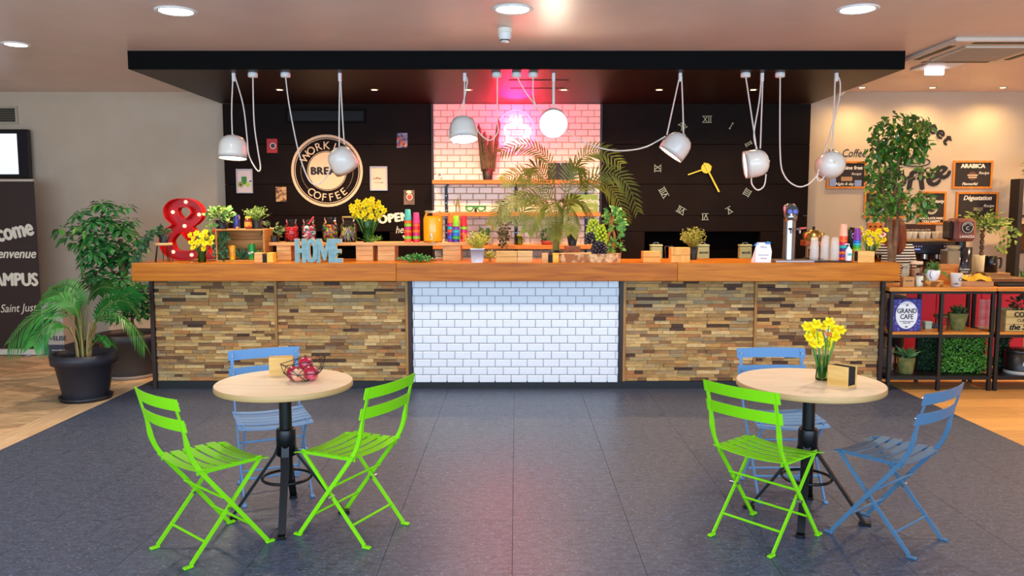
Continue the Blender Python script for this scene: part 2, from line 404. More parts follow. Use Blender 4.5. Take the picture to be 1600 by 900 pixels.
rest = MB(); rest.box(3.5, 7.5, -1.3, 3.6, -.012, 0); rest.build('floor_covering', PLK2, floor)
# canopy over the bar
SOFM = mat('#2a1913', .45, spec=.25); FASC = mat('#050505', .7, spec=.1)
mb = MB(); mb.box(-3.37, 3.37, 7.06, 7.09, SOF, CEIL); mb.mi = 1; mb.box(-3.37, 3.37, 7.09, YW, SOF, CEIL)
struct('ceiling_canopy', mb, [FASC, SOFM])
mb = MB()
for x0, x1, y0, y1 in ((-.07, .49, 7.62, 7.63), (-.07, .49, 8.12, 8.13), (-.07, -.06, 7.62, 8.13), (.48, .49, 7.62, 8.13)): mb.box(x0, x1, y0, y1, SOF - .006, SOF)
struct('trim_1', mb, SOFM)
# black panelled wall with two niches; each board a piece
BLKW = mat('#1a0f09', .6, noise=(4, '#140b07'), rnd=.1, spec=.1)
bw = struct('wall_bar', MB().box(-3.36, 3.37, YW + .03, YB, -.012, .9), mat('#040303', .8, spec=.05))
struct('trim_2', MB().box(-3.36, -.97, YB - .012, YB, .9, SOF).box(.97, 3.37, YB - .012, YB, .9, SOF), mat('#040303', .8, spec=.05))
NZ0, NZ1 = 1.07, 1.386
zs = [.9, NZ0, NZ1, 1.57, 1.93, 2.385, SOF]
for sgn in (-1, 1):
    xa, xb = (.975, 3.365) if sgn > 0 else (-3.36, -.965)
    na, nb = (1.486, 2.83) if sgn > 0 else (-2.81, -1.47)
    for i in range(len(zs) - 1):
        z0, z1 = zs[i] + .0015, zs[i + 1] - .0015
        segs = [(xa, na), (nb, xb)] if i == 1 else [(xa, xb)]
        for x0, x1 in segs: MB().box(x0, x1, YW, YB - .013, z0, z1, .003).build('panel', BLKW, bw)
# glazed tiles between the black boards
TW, TH_ = .1465, .0727
TILE = mat('#f2e3cb', .2, coat=.15); GROUT = mat('#5d5148', .9)  # cream tint puts the warm lamp light into the tile colour
tw_ = struct('wall_tiled', MB().box(-.96, .97, YW + .008, YB - .001, .9, SOF), GROUT)
def tile_mesh(): 
    g = .0035; w2, h2 = TW / 2 - g / 2, TH_ / 2 - g / 2; b = .007
    mb = MB(); o = [(-w2, 0, -h2), (w2, 0, -h2), (w2, 0, h2), (-w2, 0, h2)]; i = [(x * (w2 - b) / w2, -.007, z * (h2 - b) / h2) for x, _, z in o]; k = [(x, .006, z) for x, _, z in o]
    return mb.add(k + o + i, [(8, 9, 10, 11)] + [(4 + a, 4 + (a + 1) % 4, 8 + (a + 1) % 4, 8 + a) for a in range(4)] + [(a, (a + 1) % 4, 4 + (a + 1) % 4, 4 + a) for a in range(4)])
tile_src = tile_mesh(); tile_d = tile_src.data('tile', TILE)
def lay_tiles(parent, x0, x1, z1, z0, y, data, src, m, limit=300):
    n = 0; z = z1; r = 0; rest = MB()
    while z - TH_ > z0 - .02:
        x = x0 - (TW * .4 if r % 2 else TW * .9)
        while x < x1 - .01:
            a, b = max(x, x0), min(x + TW, x1)
            if b - a > .012:
                M = Matrix.Translation(((a + b) / 2, y, z - TH_ / 2)) @ Matrix.Diagonal(((b - a) / TW, 1, 1, 1))
                if n < limit: obj('tile', data, parent, M.translation, ((b - a) / TW, 1, 1)); n += 1
                else: rest.M = M; rest.add(src.v, src.f)
            x += TW
        z -= TH_; r += 1
    rest.M = Matrix()
    if rest.v: rest.build('tiles', m, parent, kind='stuff')
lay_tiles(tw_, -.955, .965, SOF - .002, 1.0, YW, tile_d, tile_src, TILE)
for x in (-.962, .97): struct('trim_%d' % (3 if x < 0 else 4), MB().box(x - .012, x + .012, YW - .015, YW + .05, .9, SOF - .001), mat('#2a1612', .5))

# ------------------------------------------------------------------ the bar
CT = 1.1625; BY = 7.17
wt = thing('bar_worktop', 'long thick orange oak worktop running the whole length of the bar', 'worktop', (0, 7.0, CT))
for x0, x1, c in ((-3.392, -1.06, ('#a8590a', '#c97818')), (-1.06, 1.42, ('#9c5008', '#c07018')), (1.42, 3.381, ('#a55c0e', '#c97c1e'))):
    MB().box(x0 + .0008, x1 - .0008, 0, .66, -.161, 0, .004).build('plank', wood(c[0], c[1], (.7, 10, 10), 3.5, .32, spec=.2), wt)
CLAD = palette_wood(['#a8804c', '#97703e', '#bb9558', '#7d5836', '#c49d62', '#9c7444', '#a88a5c', '#6a4628', '#b98a4c', '#8f7350', '#a86e3c', '#cba870', '#98805c', '#4a3020', '#b08c54', '#a47c48', '#b58f5a', '#8a6238'])
clad_d = MB().box(-.5, .5, -.5, .5, -.5, .5, .02).data('wood_piece', CLAD)
DARKEDGE = mat('#2c1710', .5); LIGHTSTRIP = wood('#94642f', '#b98548', (8, 8, 1), 3, .5)
def bar_unit(x0, x1, label, left=None, right=None):
    t = thing('bar_cabinet', label, 'bar front', ((x0 + x1) / 2, BY, 0)); W = x1 - x0; hw = W / 2
    MB().box(-hw, hw, .03, .42, .07, 1.0).build('carcass', mat('#2a1d15', .8), t)
    MB().box(-hw, hw, .0, .4, 0, .07).build('toe_kick', BLACK, t)
    l, r = -hw, hw
    for side, kinds in (('l', left), ('r', right)):
        for kd in kinds or []:
            wd = {'dark': .035, 'light': .028, 'half': .012}[kd]
            if side == 'l': a, b = l, l + wd; l = b
            else: a, b = r - wd, r; r = a
            MB().box(a, b, -.022 if kd == 'dark' else -.012, .03, .0 if kd == 'dark' and abs(x0) > 3 else .07, 1.0, .002).build('corner_post' if kd == 'dark' else 'strip', DARKEDGE if kd == 'dark' else LIGHTSTRIP, t)
    return t, l, r
def clad(t, l, r):
    z = .072; k = 0
    while z < .995:
        hh = min(R.choice((.026, .03, .032, .034)), 1.0 - z); x = l - R.uniform(0, .1)
        while x < r - .005:
            ln = R.choice((.08, .11, .14, .17, .21)); a, b = max(x, l), min(x + ln, r)
            if r - b < .03: b = r
            if b - a > .01:
                d = R.uniform(.012, .03); obj('wood_piece', clad_d, t, ((a + b) / 2, .03 - d / 2, z + hh / 2), (b - a - .0015, d, hh - .0015))
            x = b if b > x else x + ln
        z += hh
bar_unit_specs = [(-3.315, -2.18, 'reclaimed wood clad bar front at the left end beside the potted palm', ['dark'], ['half']),
                  (-2.18, -.945, 'reclaimed wood clad bar front just left of the white tiled front', ['half'], ['dark', 'light']),
                  (.93, 2.167, 'reclaimed wood clad bar front just right of the white tiled front', ['dark', 'light'], ['half']),
                  (2.167, 3.33, 'reclaimed wood clad bar front at the right end beside the metal rack', ['half'], ['dark'])]
for x0, x1, lb, le, ri in bar_unit_specs: clad(*bar_unit(x0, x1, lb, le, ri))
t = thing('bar_cabinet', 'white metro tiled middle section of the bar front', 'bar front', (-.0075, BY, 0))
MB().box(-.9375, .9375, .012, .42, .07, 1.0).build('carcass', mat('#4a4a50', .9), t)
MB().box(-.9375, .9375, 0, .4, 0, .07).build('toe_kick', BLACK, t)
FT = mat('#eef0f5', .12, coat=.4); ftd = tile_src.data('tile', FT)
lay_tiles(t, -.935, .935, 1.0, .072, .004, ftd, tile_src, FT)

# shelves on the tiled wall
for z, lb in ((1.973, 'upper wooden wall shelf holding the cactus on the tiled wall'), (1.608, 'middle wooden wall shelf holding the giant green spectacles'), (1.238, 'lower wooden wall shelf just above the bar on the tiled wall')):
    t = thing('wall_shelf', lb, 'shelf', (0, YW - .008, z))
    MB().box(-.95, .95, -.2, 0, -.046, 0, .003).build('board', SHELFW, t)
    for x in (-.79, .0, .79): MB().box(x - .012, x + .012, -.18, 0, -.06, -.046).build('bracket', BLACK, t)
for i, px in enumerate((698, 806, 915)):
    x = px_x(px, YW); t = thing('shelf_rail', 'black slotted shelf rail on the tiled wall, %s of three' % ('left', 'middle', 'right')[i], 'rail', (x, YW - .012, 1.1))
    MB().box(-.016, .016, -.008, .004, 0, .075).box(-.016, .016, -.008, .004, .142, .445).box(-.016, .016, -.008, .004, .512, .81).build('strip', BLACK, t)
    for k in range(7): disc_mb(MB(), .005, -.0095, -.0078, (0, 0, .19 + .085 * k), 8).build('screw', SILVER, t)
# back plank under the niches
t = thing('back_shelf', 'long orange plank under the dark niche behind the bar', 'shelf', (0, YW, 1.07)); MB().box(1.3, 3.0, -.1, .15, -.035, 0, .003).build('board', SHELFW, t)
MB().box(1.4, 1.46, -.05, 0, -.15, -.035).box(2.84, 2.9, -.05, 0, -.15, -.035).build('bracket', BLACK, t)

# ------------------------------------------------------------------ ceiling fittings
def downlight(px, py, d, label, energy, col=(1, .86, .68)):
    Y = 5.5
    for _ in range(20): p = at(px, py, Y); Y += (CEIL - p.z) * 4 * .9
    t = thing('ceiling_downlight', label, 'downlight', (p.x, Y, CEIL), group='round ceiling downlights')
    MB().lathe([(d / 2 - .02, -.004), (d / 2, -.012), (d / 2 + .012, -.004), (d / 2 + .012, 0)], 32, cap=False).build('rim', WHITE, t)
    MB().lathe([(d / 2 - .018, -.001), (d / 2 - .018, -.006), (0, -.006)], 32, cap=False).build('lens', mat('#fff3dc', .5, emit=9), t)
    lamp('downlight_glow', 'SPOT', (0, 0, -.03), energy, col, parent=t, spot_size=2.4, spot_blend=.7, shadow_soft_size=.1)
    return t
downlight(275, 17, .26, 'round white ceiling downlight above the left bistro table', 120)
downlight(801, 14, .26, 'round white ceiling downlight in the middle beside the smoke detector', 80, (1, .72, .6))
downlight(1340, 14, .26, 'round white ceiling downlight above the right bistro table', 120)
downlight(25, 69, .2, 'smaller round ceiling downlight at the far left above the banner', 30)
def spot(x, y, z, label, energy, group, col=(1, .78, .5), tilt=0, size=1.5):
    t = thing('recessed_spot', label, 'spotlight', (x, y, z), group=group)
    MB().lathe([(.03, -.003), (.045, -.006), (.05, 0)], 16, cap=False).build('rim', SILVER, t)
    MB().lathe([(.032, -.001), (.03, -.003), (0, -.003)], 16, cap=False).build('lens', mat('#ffdca0', .5, emit=8), t)
    if energy: lamp('spot_glow', 'SPOT', (0, 0, -.02), energy, col, (tilt, 0, 0), parent=t, spot_size=size, spot_blend=.6 if size < 2.5 else 1, shadow_soft_size=.03)
nm = ['leftmost', 'second from left', 'third from left', 'third from right', 'second from right', 'rightmost']
for i, px in enumerate((437, 585, 731, 881, 1030, 1177)):
    p = at(px, 140.5, 8.22); spot(p.x, 8.22, SOF, 'tiny recessed spot in the black canopy soffit, %s of six' % nm[i], 88, 'spots in the canopy soffit', (1, .62, .3), .08, 2.55)
for i, px in enumerate((1347, 1457, 1567)):
    p = at(px, 137, 9.09); spot(p.x, 9.09, CEIL, 'tiny recessed spot washing the cream wall, %s of three' % ('left', 'middle', 'right')[i], 31, 'wall washing spots on the right', (1, .66, .3), -.1, 2.9)
for i, (x, y) in enumerate(((6.1, 7.7), (5.4, 5.6))):  # two downlights added out of view to warm the cream wall
    t = thing('ceiling_downlight', 'added unseen warm downlight over the coffee corner, %s one' % ('rear', 'front')[i], 'downlight', (x, y, CEIL), group='round ceiling downlights')
    MB().lathe([(.11, -.004), (.13, -.012), (.142, -.004), (.142, 0)], 32, cap=False).build('rim', WHITE, t); MB().lathe([(.112, -.001), (.112, -.006), (0, -.006)], 32, cap=False).build('lens', mat('#fff3dc', .5, emit=9), t)
    lamp('downlight_glow', 'SPOT', (0, 0, -.03), (300, 110)[i], (1, .64, .32), parent=t, spot_size=2.7, spot_blend=.8, shadow_soft_size=.1)
# smoke detector
p = at(789, 45, 6.23)
t = thing('smoke_detector', 'small white smoke detector on the ceiling in front of the canopy', 'smoke detector', (p.x, 6.23, CEIL))
MB().lathe([(.055, 0), (.057, -.03), (.05, -.034)], 24).build('base', CREAM, t)
MB().lathe([(.05, -.034), (.053, -.06), (.036, -.085), (.03, -.1), (0, -.104)], 24, cap=False).build('cover', WHITE, t)
MB().lathe([(.0375, -.083), (.0365, -.092)], 24, cap=False).build('vent', BLACK, t)
# air conditioning cassette
t = thing('air_conditioner', 'square white air conditioning cassette in the ceiling at the right', 'air conditioner', (3.98, 6.98, CEIL))
MB().box(-.48, .48, -.48, .48, -.035, 0, .012).build('panel', mat('#d9cfbf', .5), t)
for k in range(4):
    M = Matrix.Rotation(k * PI / 2, 4, 'Z'); mb = MB(); mb.M = M; mb.box(-.3, .3, -.43, -.375, -.038, -.034).build('air_slot', BLACK, t)
gr = MB().box(-.3, .3, -.3, .3, -.05, -.035, .01).build('grille', mat('#cfc6b6', .5), t)
for k in range(14): MB().box(-.27, .27, -.27 + k * .04, -.255 + k * .04, -.052, -.0495).build('slat', mat('#8c8375', .6), gr)
# emergency light
t = thing('emergency_light', 'white emergency light hanging below its square ceiling plate', 'emergency light', (4.0, 7.75, CEIL))
MB().box(-.17, .17, -.17, .17, -.02, 0, .005).build('plate', WHITE, t)
MB().box(-.09, .09, .02, .05, -.085, -.02, .008).build('diffuser', mat('#e8f0ff', .4, emit=3), t)
# security camera
p = at(1312, 148, 8.9)
t = thing('security_camera', 'small white dome security camera under the ceiling by the canopy corner', 'camera', (p.x, 8.9, CEIL))
MB().lathe([(.06, 0), (.065, -.03), (.062, -.05)], 20).build('base', CREAM, t)
MB().lathe([(.06, -.05), (.055, -.085), (.035, -.11), (0, -.12)], 20, cap=False).build('dome', CREAM, t)
MB().ball((-.01, -.055, -.075), .018).build('lens', BLACK, t)
# vents
def vent(x0, x1, z0, z1, y, label, m1, m2, n):
    t = thing('wall_vent', label, 'vent', ((x0 + x1) / 2, y, z0)); w2, hh = (x1 - x0) / 2, z1 - z0
    mb = MB().box(-w2, w2, -.02, 0, 0, .025).box(-w2, w2, -.02, 0, hh - .025, hh).box(-w2, -w2 + .025, -.02, 0, .025, hh - .025).box(w2 - .025, w2, -.02, 0, .025, hh - .025); mb.build('frame', m1, t)
    MB().box(-w2 + .025, w2 - .025, -.004, 0, .025, hh - .025).build('backing', BLACK, t)
    for k in range(n): z = .03 + (hh - .06) * k / (n - 1); MB().box(-w2 + .025, w2 - .025, -.016, -.006, z - .004, z + .004).build('slat', m2, t)
vent(-6.4, -5.8, 2.63, 2.84, YB, 'cream louvred wall vent above the television', mat('#b5a98f', .5), mat('#77705f', .5), 8)
vent(-2.64, -1.72, 2.62, 2.79, YW, 'dark louvred vent in the black wall above the round logo', mat('#0c0806', .7, spec=.1), mat('#160f0b', .6, spec=.1), 9)
# ------------------------------------------------------------------ bistro chairs and tables
def make_chair(m):
    t = bpy.data.objects.new('bistro_chair', None); C.objects.link(t)
    rivet = SILVER
    for s in (-1, 1):
        x = s * .183
        pts = smooth_path([(x, .19, .012), (x, .03, .222), (x, -.135, .435), (x, -.185, .53), (x, -.205, .62), (x, -.25, .79)], 4)
        w_ = [.008 if k < 10 else (.008 + .010 * (k - 10) / 4 if k < 14 else .018) for k in range(len(pts))]
        th = [.02 if k < 14 else (.02 - .005 * (k - 14) if k < 17 else .006) for k in range(len(pts))]
        leg = MB().bar(pts, w_, th).build('back_leg', m, t)
        MB().box(x - .011, x + .011, .18, .225, 0, .012, .003).build('foot', m, leg)
        x = s * .165
        leg = MB().bar([(x, -.19, .012), (x, -.01, .215), (x, .172, .425)], .008, .018).build('front_leg', m, t)
        MB().box(x - .011, x + .011, -.225, -.18, 0, .012, .003).build('foot', m, leg)
        MB().bar([(s * .172, -.15, .43), (s * .172, .175, .43)], .006, .02).build('seat_rail', m, t)
        mb = MB(); mb.M = Matrix.Rotation(PI / 2, 4, 'Y'); mb.cyl(.008, s * .15 if s > 0 else -.2, s * .2 if s > 0 else -.15, 8, (-.2235, .0, 0)); mb.build('pivot', rivet, t)
        for z, y in ((.763, -.236), (.663, -.208)):
            disc_mb(MB(), .006, y - .0, y + .012, (s * .183, 0, z), 8).build('rivet', rivet, t)
    for y, z, xx in ((.105, .12, .183), (-.115, .095, .165), (-.035, .29, .183)): MB().tube([(-xx, y, z), (xx, y, z)], .0065, 8).build('crossbar', m, t)
    for k in range(6):
        y0 = -.16 + k * .062; vs = []; fs = []; n = 9
        for i in range(n):
            u = -1 + 2 * i / (n - 1); x = u * .2; z = .445 - .016 * (1 - u * u) + (.004 if k in (0, 5) else 0) - (.012 if k == 5 else 0) * 1
            for yy, dz in ((y0 + .003, 0), (y0 + .05, -.002 if k < 5 else -.008), (y0 + .05, -.006 if k < 5 else -.012), (y0 + .003, -.004)): vs.append((x, yy, z + dz))
        for i in range(n - 1):
            for q in range(4): fs.append((i * 4 + q, i * 4 + 4 + q, i * 4 + 4 + (q + 1) % 4, i * 4 + (q + 1) % 4))
        fs += [(0, 1, 2, 3), (35, 34, 33, 32)]
        MB().add(vs, fs).build('seat_slat', m, t)
    for z0, y in ((.735, -.243), (.635, -.215)):
        pts = [(u * .205, y - .028 * (1 - u * u), z0 + .028) for u in [-1 + i / 5 for i in range(11)]]; mb = MB(); vs = []; fs = []
        for p in pts:
            for dz, dy in ((-.028, -.003), (.028, -.017), (.028, -.011), (-.028, .003)): vs.append((p[0], p[1] + dy + .012, p[2] + dz))
        for i in range(10):
            for q in range(4): fs.append((i * 4 + q, i * 4 + (q + 1) % 4, i * 4 + 4 + (q + 1) % 4, i * 4 + 4 + q))
        fs += [(3, 2, 1, 0), (40, 41, 42, 43)]; mb.add(vs, fs).build('backrest_slat', m, t)
    return t
LIME = mat('#84d60e', .5, spec=.25); SKY = mat('#6b97c4', .5, spec=.3); STEEL = mat('#4d7392', .45, spec=.4)
def put(t, x, y, deg, label):
    t.location = (x, y, 0); t.rotation_euler = (0, 0, math.radians(deg - 90)); tag(t, label, 'chair', 'folding metal bistro chairs')
lime = make_chair(LIME); put(lime, -1.475, 3.726, 49, 'lime green folding metal chair left of the table with the fruit bowl')
put(copy_tree(lime), -.828, 3.92, 154, 'lime green folding metal chair right of the table with the fruit bowl')
put(copy_tree(lime), 1.233, 3.845, 41.4, 'lime green folding metal chair in front of the table with the daffodils')
blue = make_chair(SKY); put(blue, -1.41, 4.495, -65, 'light blue folding metal chair behind the table with the fruit bowl')
put(copy_tree(blue), 1.53, 4.49, -90, 'light blue folding metal chair behind the table with the daffodils')
put(make_chair(STEEL), 1.84, 3.835, 129, 'grey blue folding metal chair right of the table with the daffodils')
TOPW = wood('#efd3aa', '#f8e4c4', (1, 6, 1), 3, .4); TEDGE = mat('#c99f68', .55)
def bistro_table(x, y, d, ang, label, ring=True):
    t = thing('bistro_table', label, 'table', (x, y, 0), group='round bistro tables'); H = .725
    top = MB().lathe([(d / 2 - .003, H), (0, H)], 64, cap=False).build('table_top', TOPW, t)
    MB().lathe([(0, H - .03), (d / 2 - .004, H - .03), (d / 2, H - .026), (d / 2, H - .004), (d / 2 - .003, H)], 64, cap=False).build('edge', TEDGE, top)
    MB().cyl(.032, .2, H - .034, 20).build('pole', BLACKM, t)
    MB().cyl(.11, H - .038, H - .03, 20).build('top_plate', BLACKM, t)
    MB().lathe([(.035, .335), (.05, .335), (.05, .47), (.046, .478), (.033, .478)], 20, cap=False).build('collar', BLACKM, t)
    pts = [(.125 * math.cos(a * PI / 12), .125 * math.sin(a * PI / 12), .215) for a in range(24)]
    MB().tube(pts, .008, 6, True).build('ring', BLACKM, t)
    for k in range(4):
        a = math.radians(ang + 90 * k); c, s = math.cos(a), math.sin(a)
        lg = MB().bar([(c * .035, s * .035, .4), (c * .06, s * .06, .335), (c * .285, s * .285, .015)], .038, .014, (-s, c, 0)).build('leg', BLACKM, t)
        mb = MB(); mb.M = Matrix.Translation((c * .29, s * .29, 0)) @ Matrix.Rotation(a, 4, 'Z'); mb.box(-.03, .03, -.022, .022, 0, .016, .004); mb.build('foot', BLACKM, lg)
    return H
TZ = bistro_table(-1.21, 4.09, .70, 10, 'round pale wood bistro table carrying the wire bowl of fruit')
bistro_table(1.53, 4.09, .742, 66, 'round pale wood bistro table carrying the daffodils')
# small wooden napkin holders
NAPW = wood('#d9a24e', '#edbf74', (1, 8, 8), 4, .5)
def napkin_holder(loc, rz, w_, d_, h_, label, fill='#1a1718', slot=.5):
    t = thing('napkin_holder', label, 'napkin holder', loc, rz)
    MB().box(-w_ / 2, w_ / 2, -d_ / 2, d_ / 2, 0, .008, .001).build('base', NAPW, t)
    MB().box(-w_ / 2, w_ / 2, -d_ / 2, -d_ / 2 + .01, .008, h_, .001).build('panel', NAPW, t)
    MB().box(-w_ / 2, w_ / 2, d_ / 2 - .01, d_ / 2, .008, h_, .001).build('panel', NAPW, t)
    for k in range(6):
        y = -d_ / 2 + .012 + (d_ - .024) * k / 5.5; MB().box(-w_ / 2 + .004, w_ / 2 - .004, y, y + (d_ - .024) / 6.5, .008, h_ - .004 - .003 * (k % 2)).build('napkin', mat(fill, .85), t)
    return t
p = at(440, 588, 4.27); napkin_holder((p.x, 4.27, TZ), math.radians(14), .125, .06, .1, 'pale wooden napkin holder behind the fruit bowl on the left table', '#c9a25a')
p = at(1315, 606, 4.0); napkin_holder((p.x, 4.0, TZ), math.radians(-52), .11, .09, .105, 'wooden napkin holder with black napkins beside the daffodils on the right table')
# wire fruit bowl
bx, by = at(474, 592, 4.13).x, 4.13
t = thing('wire_bowl', 'black geometric wire bowl on the left bistro table', 'bowl', (bx, by, TZ))
rings = [(.055, .004, 6, 0), (.1, .045, 6, .5), (.118, .105, 6, 0)]
P = [[(r * math.cos(2 * PI * (k + o) / n), r * math.sin(2 * PI * (k + o) / n), z + (.02 * math.cos(2 * PI * k / n) if i == 2 else 0)) for k in range(n)] for i, (r, z, n, o) in enumerate(rings)]
for i, nme in enumerate(('base_ring', 'middle_ring', 'rim')): MB().tube(P[i], .0022, 5, True).build(nme, BLACK, t)
for i in (0, 1):
    for k in range(6):
        for j in ((k, (k - 1) % 6) if i == 0 else (k, (k + 1) % 6)): MB().tube([P[i][k], P[i + 1][j]], .002, 5).build('wire', BLACK, t)
FR = [mat('#b3122e', .25, noise=(14, '#e2667a', .4, .75), coat=.3), mat('#e8b08a', .3, noise=(10, '#d4503a', .4, .8), coat=.3)]
for dx, dy, dz, r, k, lb in ((-.047, -.012, .04, .037, 0, 'red pomegranate at the left in the wire bowl'), (.0, .05, .045, .04, 0, 'red pomegranate at the back of the wire bowl'), (-.012, -.052, .038, .034, 1, 'pale pink apple at the front of the wire bowl'), (.047, -.02, .042, .039, 0, 'red fruit at the right in the wire bowl')):
    f = thing('pomegranate' if k == 0 else 'apple', lb, 'fruit', (bx + dx, by + dy, TZ + dz - r + .001))
    if lb.startswith('red pomegranate at the back'): f.location.z += .03
    MB().lathe([(0.001, .004), (r * .5, .001), (r * .9, r * .45), (r, r), (r * .88, r * 1.5), (r * .5, r * 1.9), (r * .15, r * 1.88)], 16).build('skin', FR[k], f)
    MB().lathe([(r * .12, r * 1.86), (r * .2, r * 2.15), (r * .1, r * 1.95)], 6).build('crown' if k == 0 else 'stem', mat('#6d3a22', .8), f)

# ------------------------------------------------------------------ pendant lamps
SHADE = mat('#e9e4da', .3, coat=.3); CORD = mat('#e6dccf', .6); DIFF = mat('#fff0d8', .5, emit=14); DIFFOFF = mat('#f4eee2', .5, emit=.8); PY = 7.25
def cordpts(l, Y=PY): return smooth_path([at(x, y, Y) for x, y in l], 6)
def pendant(cx, cy, d, hooks, roses, cords, label, lit=0, r=.123):
    c = at(cx, cy, PY); d = V(d).normalized(); t = thing('pendant_lamp', label, 'pendant lamp', c, group='white pendant lamps over the bar')
    q = (-d).to_track_quat('Z', 'Y')
    prof = [(r * .97, .012), (r, 0), (r * 1.01, .05), (r * 1.0, .105), (r * .93, .15), (r * .74, .187), (r * .45, .207), (0.0, .213)]
    sh = obj('shade', MB().lathe(prof, 36, cap=False).data('shade', SHADE), t, d * .105, quat=q)
    di = obj('diffuser', MB().lathe([(r * .97, .012), (r * .6, .006), (0, .004)], 36, cap=False).data('diffuser', DIFF if lit else DIFFOFF), t, d * .105, quat=q)
    MB().ball(-d * .105, .014).build('cord_grip', WHITE, t)
    for hx in hooks:
        p = at(hx, 113, PY) - c; mb = MB(); mb.box(p.x - .014, p.x + .014, -.014, .014, SOF - .075 - c.z, SOF - c.z, .003); mb.build('ceiling_hook', WHITE, t)
    for hx in roses:
        p = at(hx, 113, PY) - c; MB().lathe([(.04, SOF - c.z), (.043, SOF - c.z - .012), (.043, SOF - c.z - .035), (.036, SOF - c.z - .04), (0, SOF - c.z - .04)], 20, (p.x, 0, 0), cap=False).build('ceiling_rose', WHITE, t)
    for cl in cords: MB().tube([p - c for p in cordpts(cl)], .0065, 6).build('cord', CORD, t)
    if lit:
        lo = lamp('pendant_glow', 'SPOT', d * .125, lit, (1, .82, .6), parent=t, spot_size=2.5, spot_blend=.5, shadow_soft_size=.09)
        lo.rotation_mode = 'QUATERNION'; lo.rotation_quaternion = d.to_track_quat('-Z', 'Y')
pendant(364, 230, (-.02, -.1, -1), (365,), (395,), ([(364, 120), (362, 170), (363, 211)], [(367, 119), (380, 165), (386, 215), (388, 238), (393, 252), (403, 267), (407, 261), (403, 235), (397, 190), (395, 118)]), 'white pendant lamp shining down at the far left of the bar', 22)
pendant(534, 249, (.42, .42, -.8), (531,), (446,), ([(531, 119), (530, 180), (530, 230)], [(532, 119), (535, 180), (538, 226)], [(446, 118), (452, 165), (466, 235), (480, 276), (491, 288), (503, 284), (514, 268), (518, 248), (530, 234)]), 'white pendant lamp turned away in front of the round logo')
pendant(724, 201, (.05, -.24, -1), (726,), (776,), ([(726, 119), (725, 182)], [(728, 119), (730, 130), (722, 165), (706, 192), (702, 212), (709, 223), (716, 222)], [(777, 118), (777, 185), (778, 206), (766, 219), (753, 212), (744, 200)]), 'white pendant lamp shining down in front of the cactus', 22)
pendant(864, 190, (.0, -1, -.34), (865,), (807, 833), ([(864, 119), (864, 175)], [(866, 119), (866, 175)], [(807, 118), (820, 142), (840, 168), (852, 178)], [(833, 118), (833, 148), (838, 165), (852, 178)]), 'white pendant lamp facing the viewer beside the pink neon circle', 16)
pendant(1058, 227, (-.58, .06, -.8), (1063,), (), ([(1062, 119), (1052, 165), (1042, 211)], [(1065, 119), (1067, 170), (1068, 212)], [(884, 204), (915, 223), (950, 234), (980, 235), (1010, 229), (1040, 213)]), 'white pendant lamp tilted to lower left before the wall clock', 18)
pendant(1182, 255, (-.97, .13, -.15), (1191,), (1165,), ([(1165, 118), (1172, 165), (1179, 212), (1182, 233)], [(1190, 119), (1186, 160), (1178, 210), (1183, 233)], [(1192, 119), (1188, 232)], [(1174, 275), (1175, 288), (1184, 297), (1194, 290), (1197, 272)]), 'white pendant lamp pointing left, right of the wall clock')
pendant(1299, 257, (.1, .97, -.12), (1307,), (1219,), ([(1305, 119), (1302, 200), (1299, 236)], [(1309, 119), (1313, 132), (1309, 165), (1292, 225), (1280, 262), (1277, 279), (1284, 281), (1296, 262)], [(1219, 118), (1219, 240), (1226, 275), (1245, 291), (1263, 288), (1279, 272)]), 'white pendant lamp seen from behind before the cream wall')

# ------------------------------------------------------------------ neon circle
c = at(806, 205, YW - .06); t = thing('neon_sign', 'glowing pink neon circle with a cup on the tiled wall', 'neon sign', c)
NEON = mat('#ff3c96', .4, emit=9, ecol='#ff3a66'); NEON2 = mat('#ff8fc0', .4, emit=9, ecol='#ff7894')
MB().tube([(.21 * math.cos(a * PI / 24), 0, .235 * math.sin(a * PI / 24)) for a in range(48)], .009, 8, True).build('circle', NEON, t)
MB().tube(smooth_path([(-.11, 0, .06), (.11, 0, .06), (.1, 0, -.05), (.05, 0, -.1), (-.05, 0, -.1), (-.1, 0, -.05)], 5, True), .013, 8, True).build('cup', NEON2, t)
MB().tube(smooth_path([(.105, 0, .04), (.16, 0, .03), (.15, 0, -.04), (.09, 0, -.05)], 5), .01, 8).build('handle', NEON2, t)
MB().tube([(-.13, 0, -.135), (.13, 0, -.135)], .012, 8).build('saucer', NEON2, t)
for x in (-.05, 0, .05): MB().tube(smooth_path([(x, 0, .08), (x + .02, 0, .11), (x - .015, 0, .14), (x + .01, 0, .17)], 4), .008, 8).build('steam', NEON2, t)
for a in range(4): MB().box(-.004, .004, .0, .05, -.004, .004).build('clip', GLASS, t, (.21 * math.cos(a * PI / 2 + .78), 0, .235 * math.sin(a * PI / 2 + .78)))
lamp('neon_glow', 'POINT', (0, -.3, .22), 62, (1, .0, .055), parent=t, shadow_soft_size=.2)

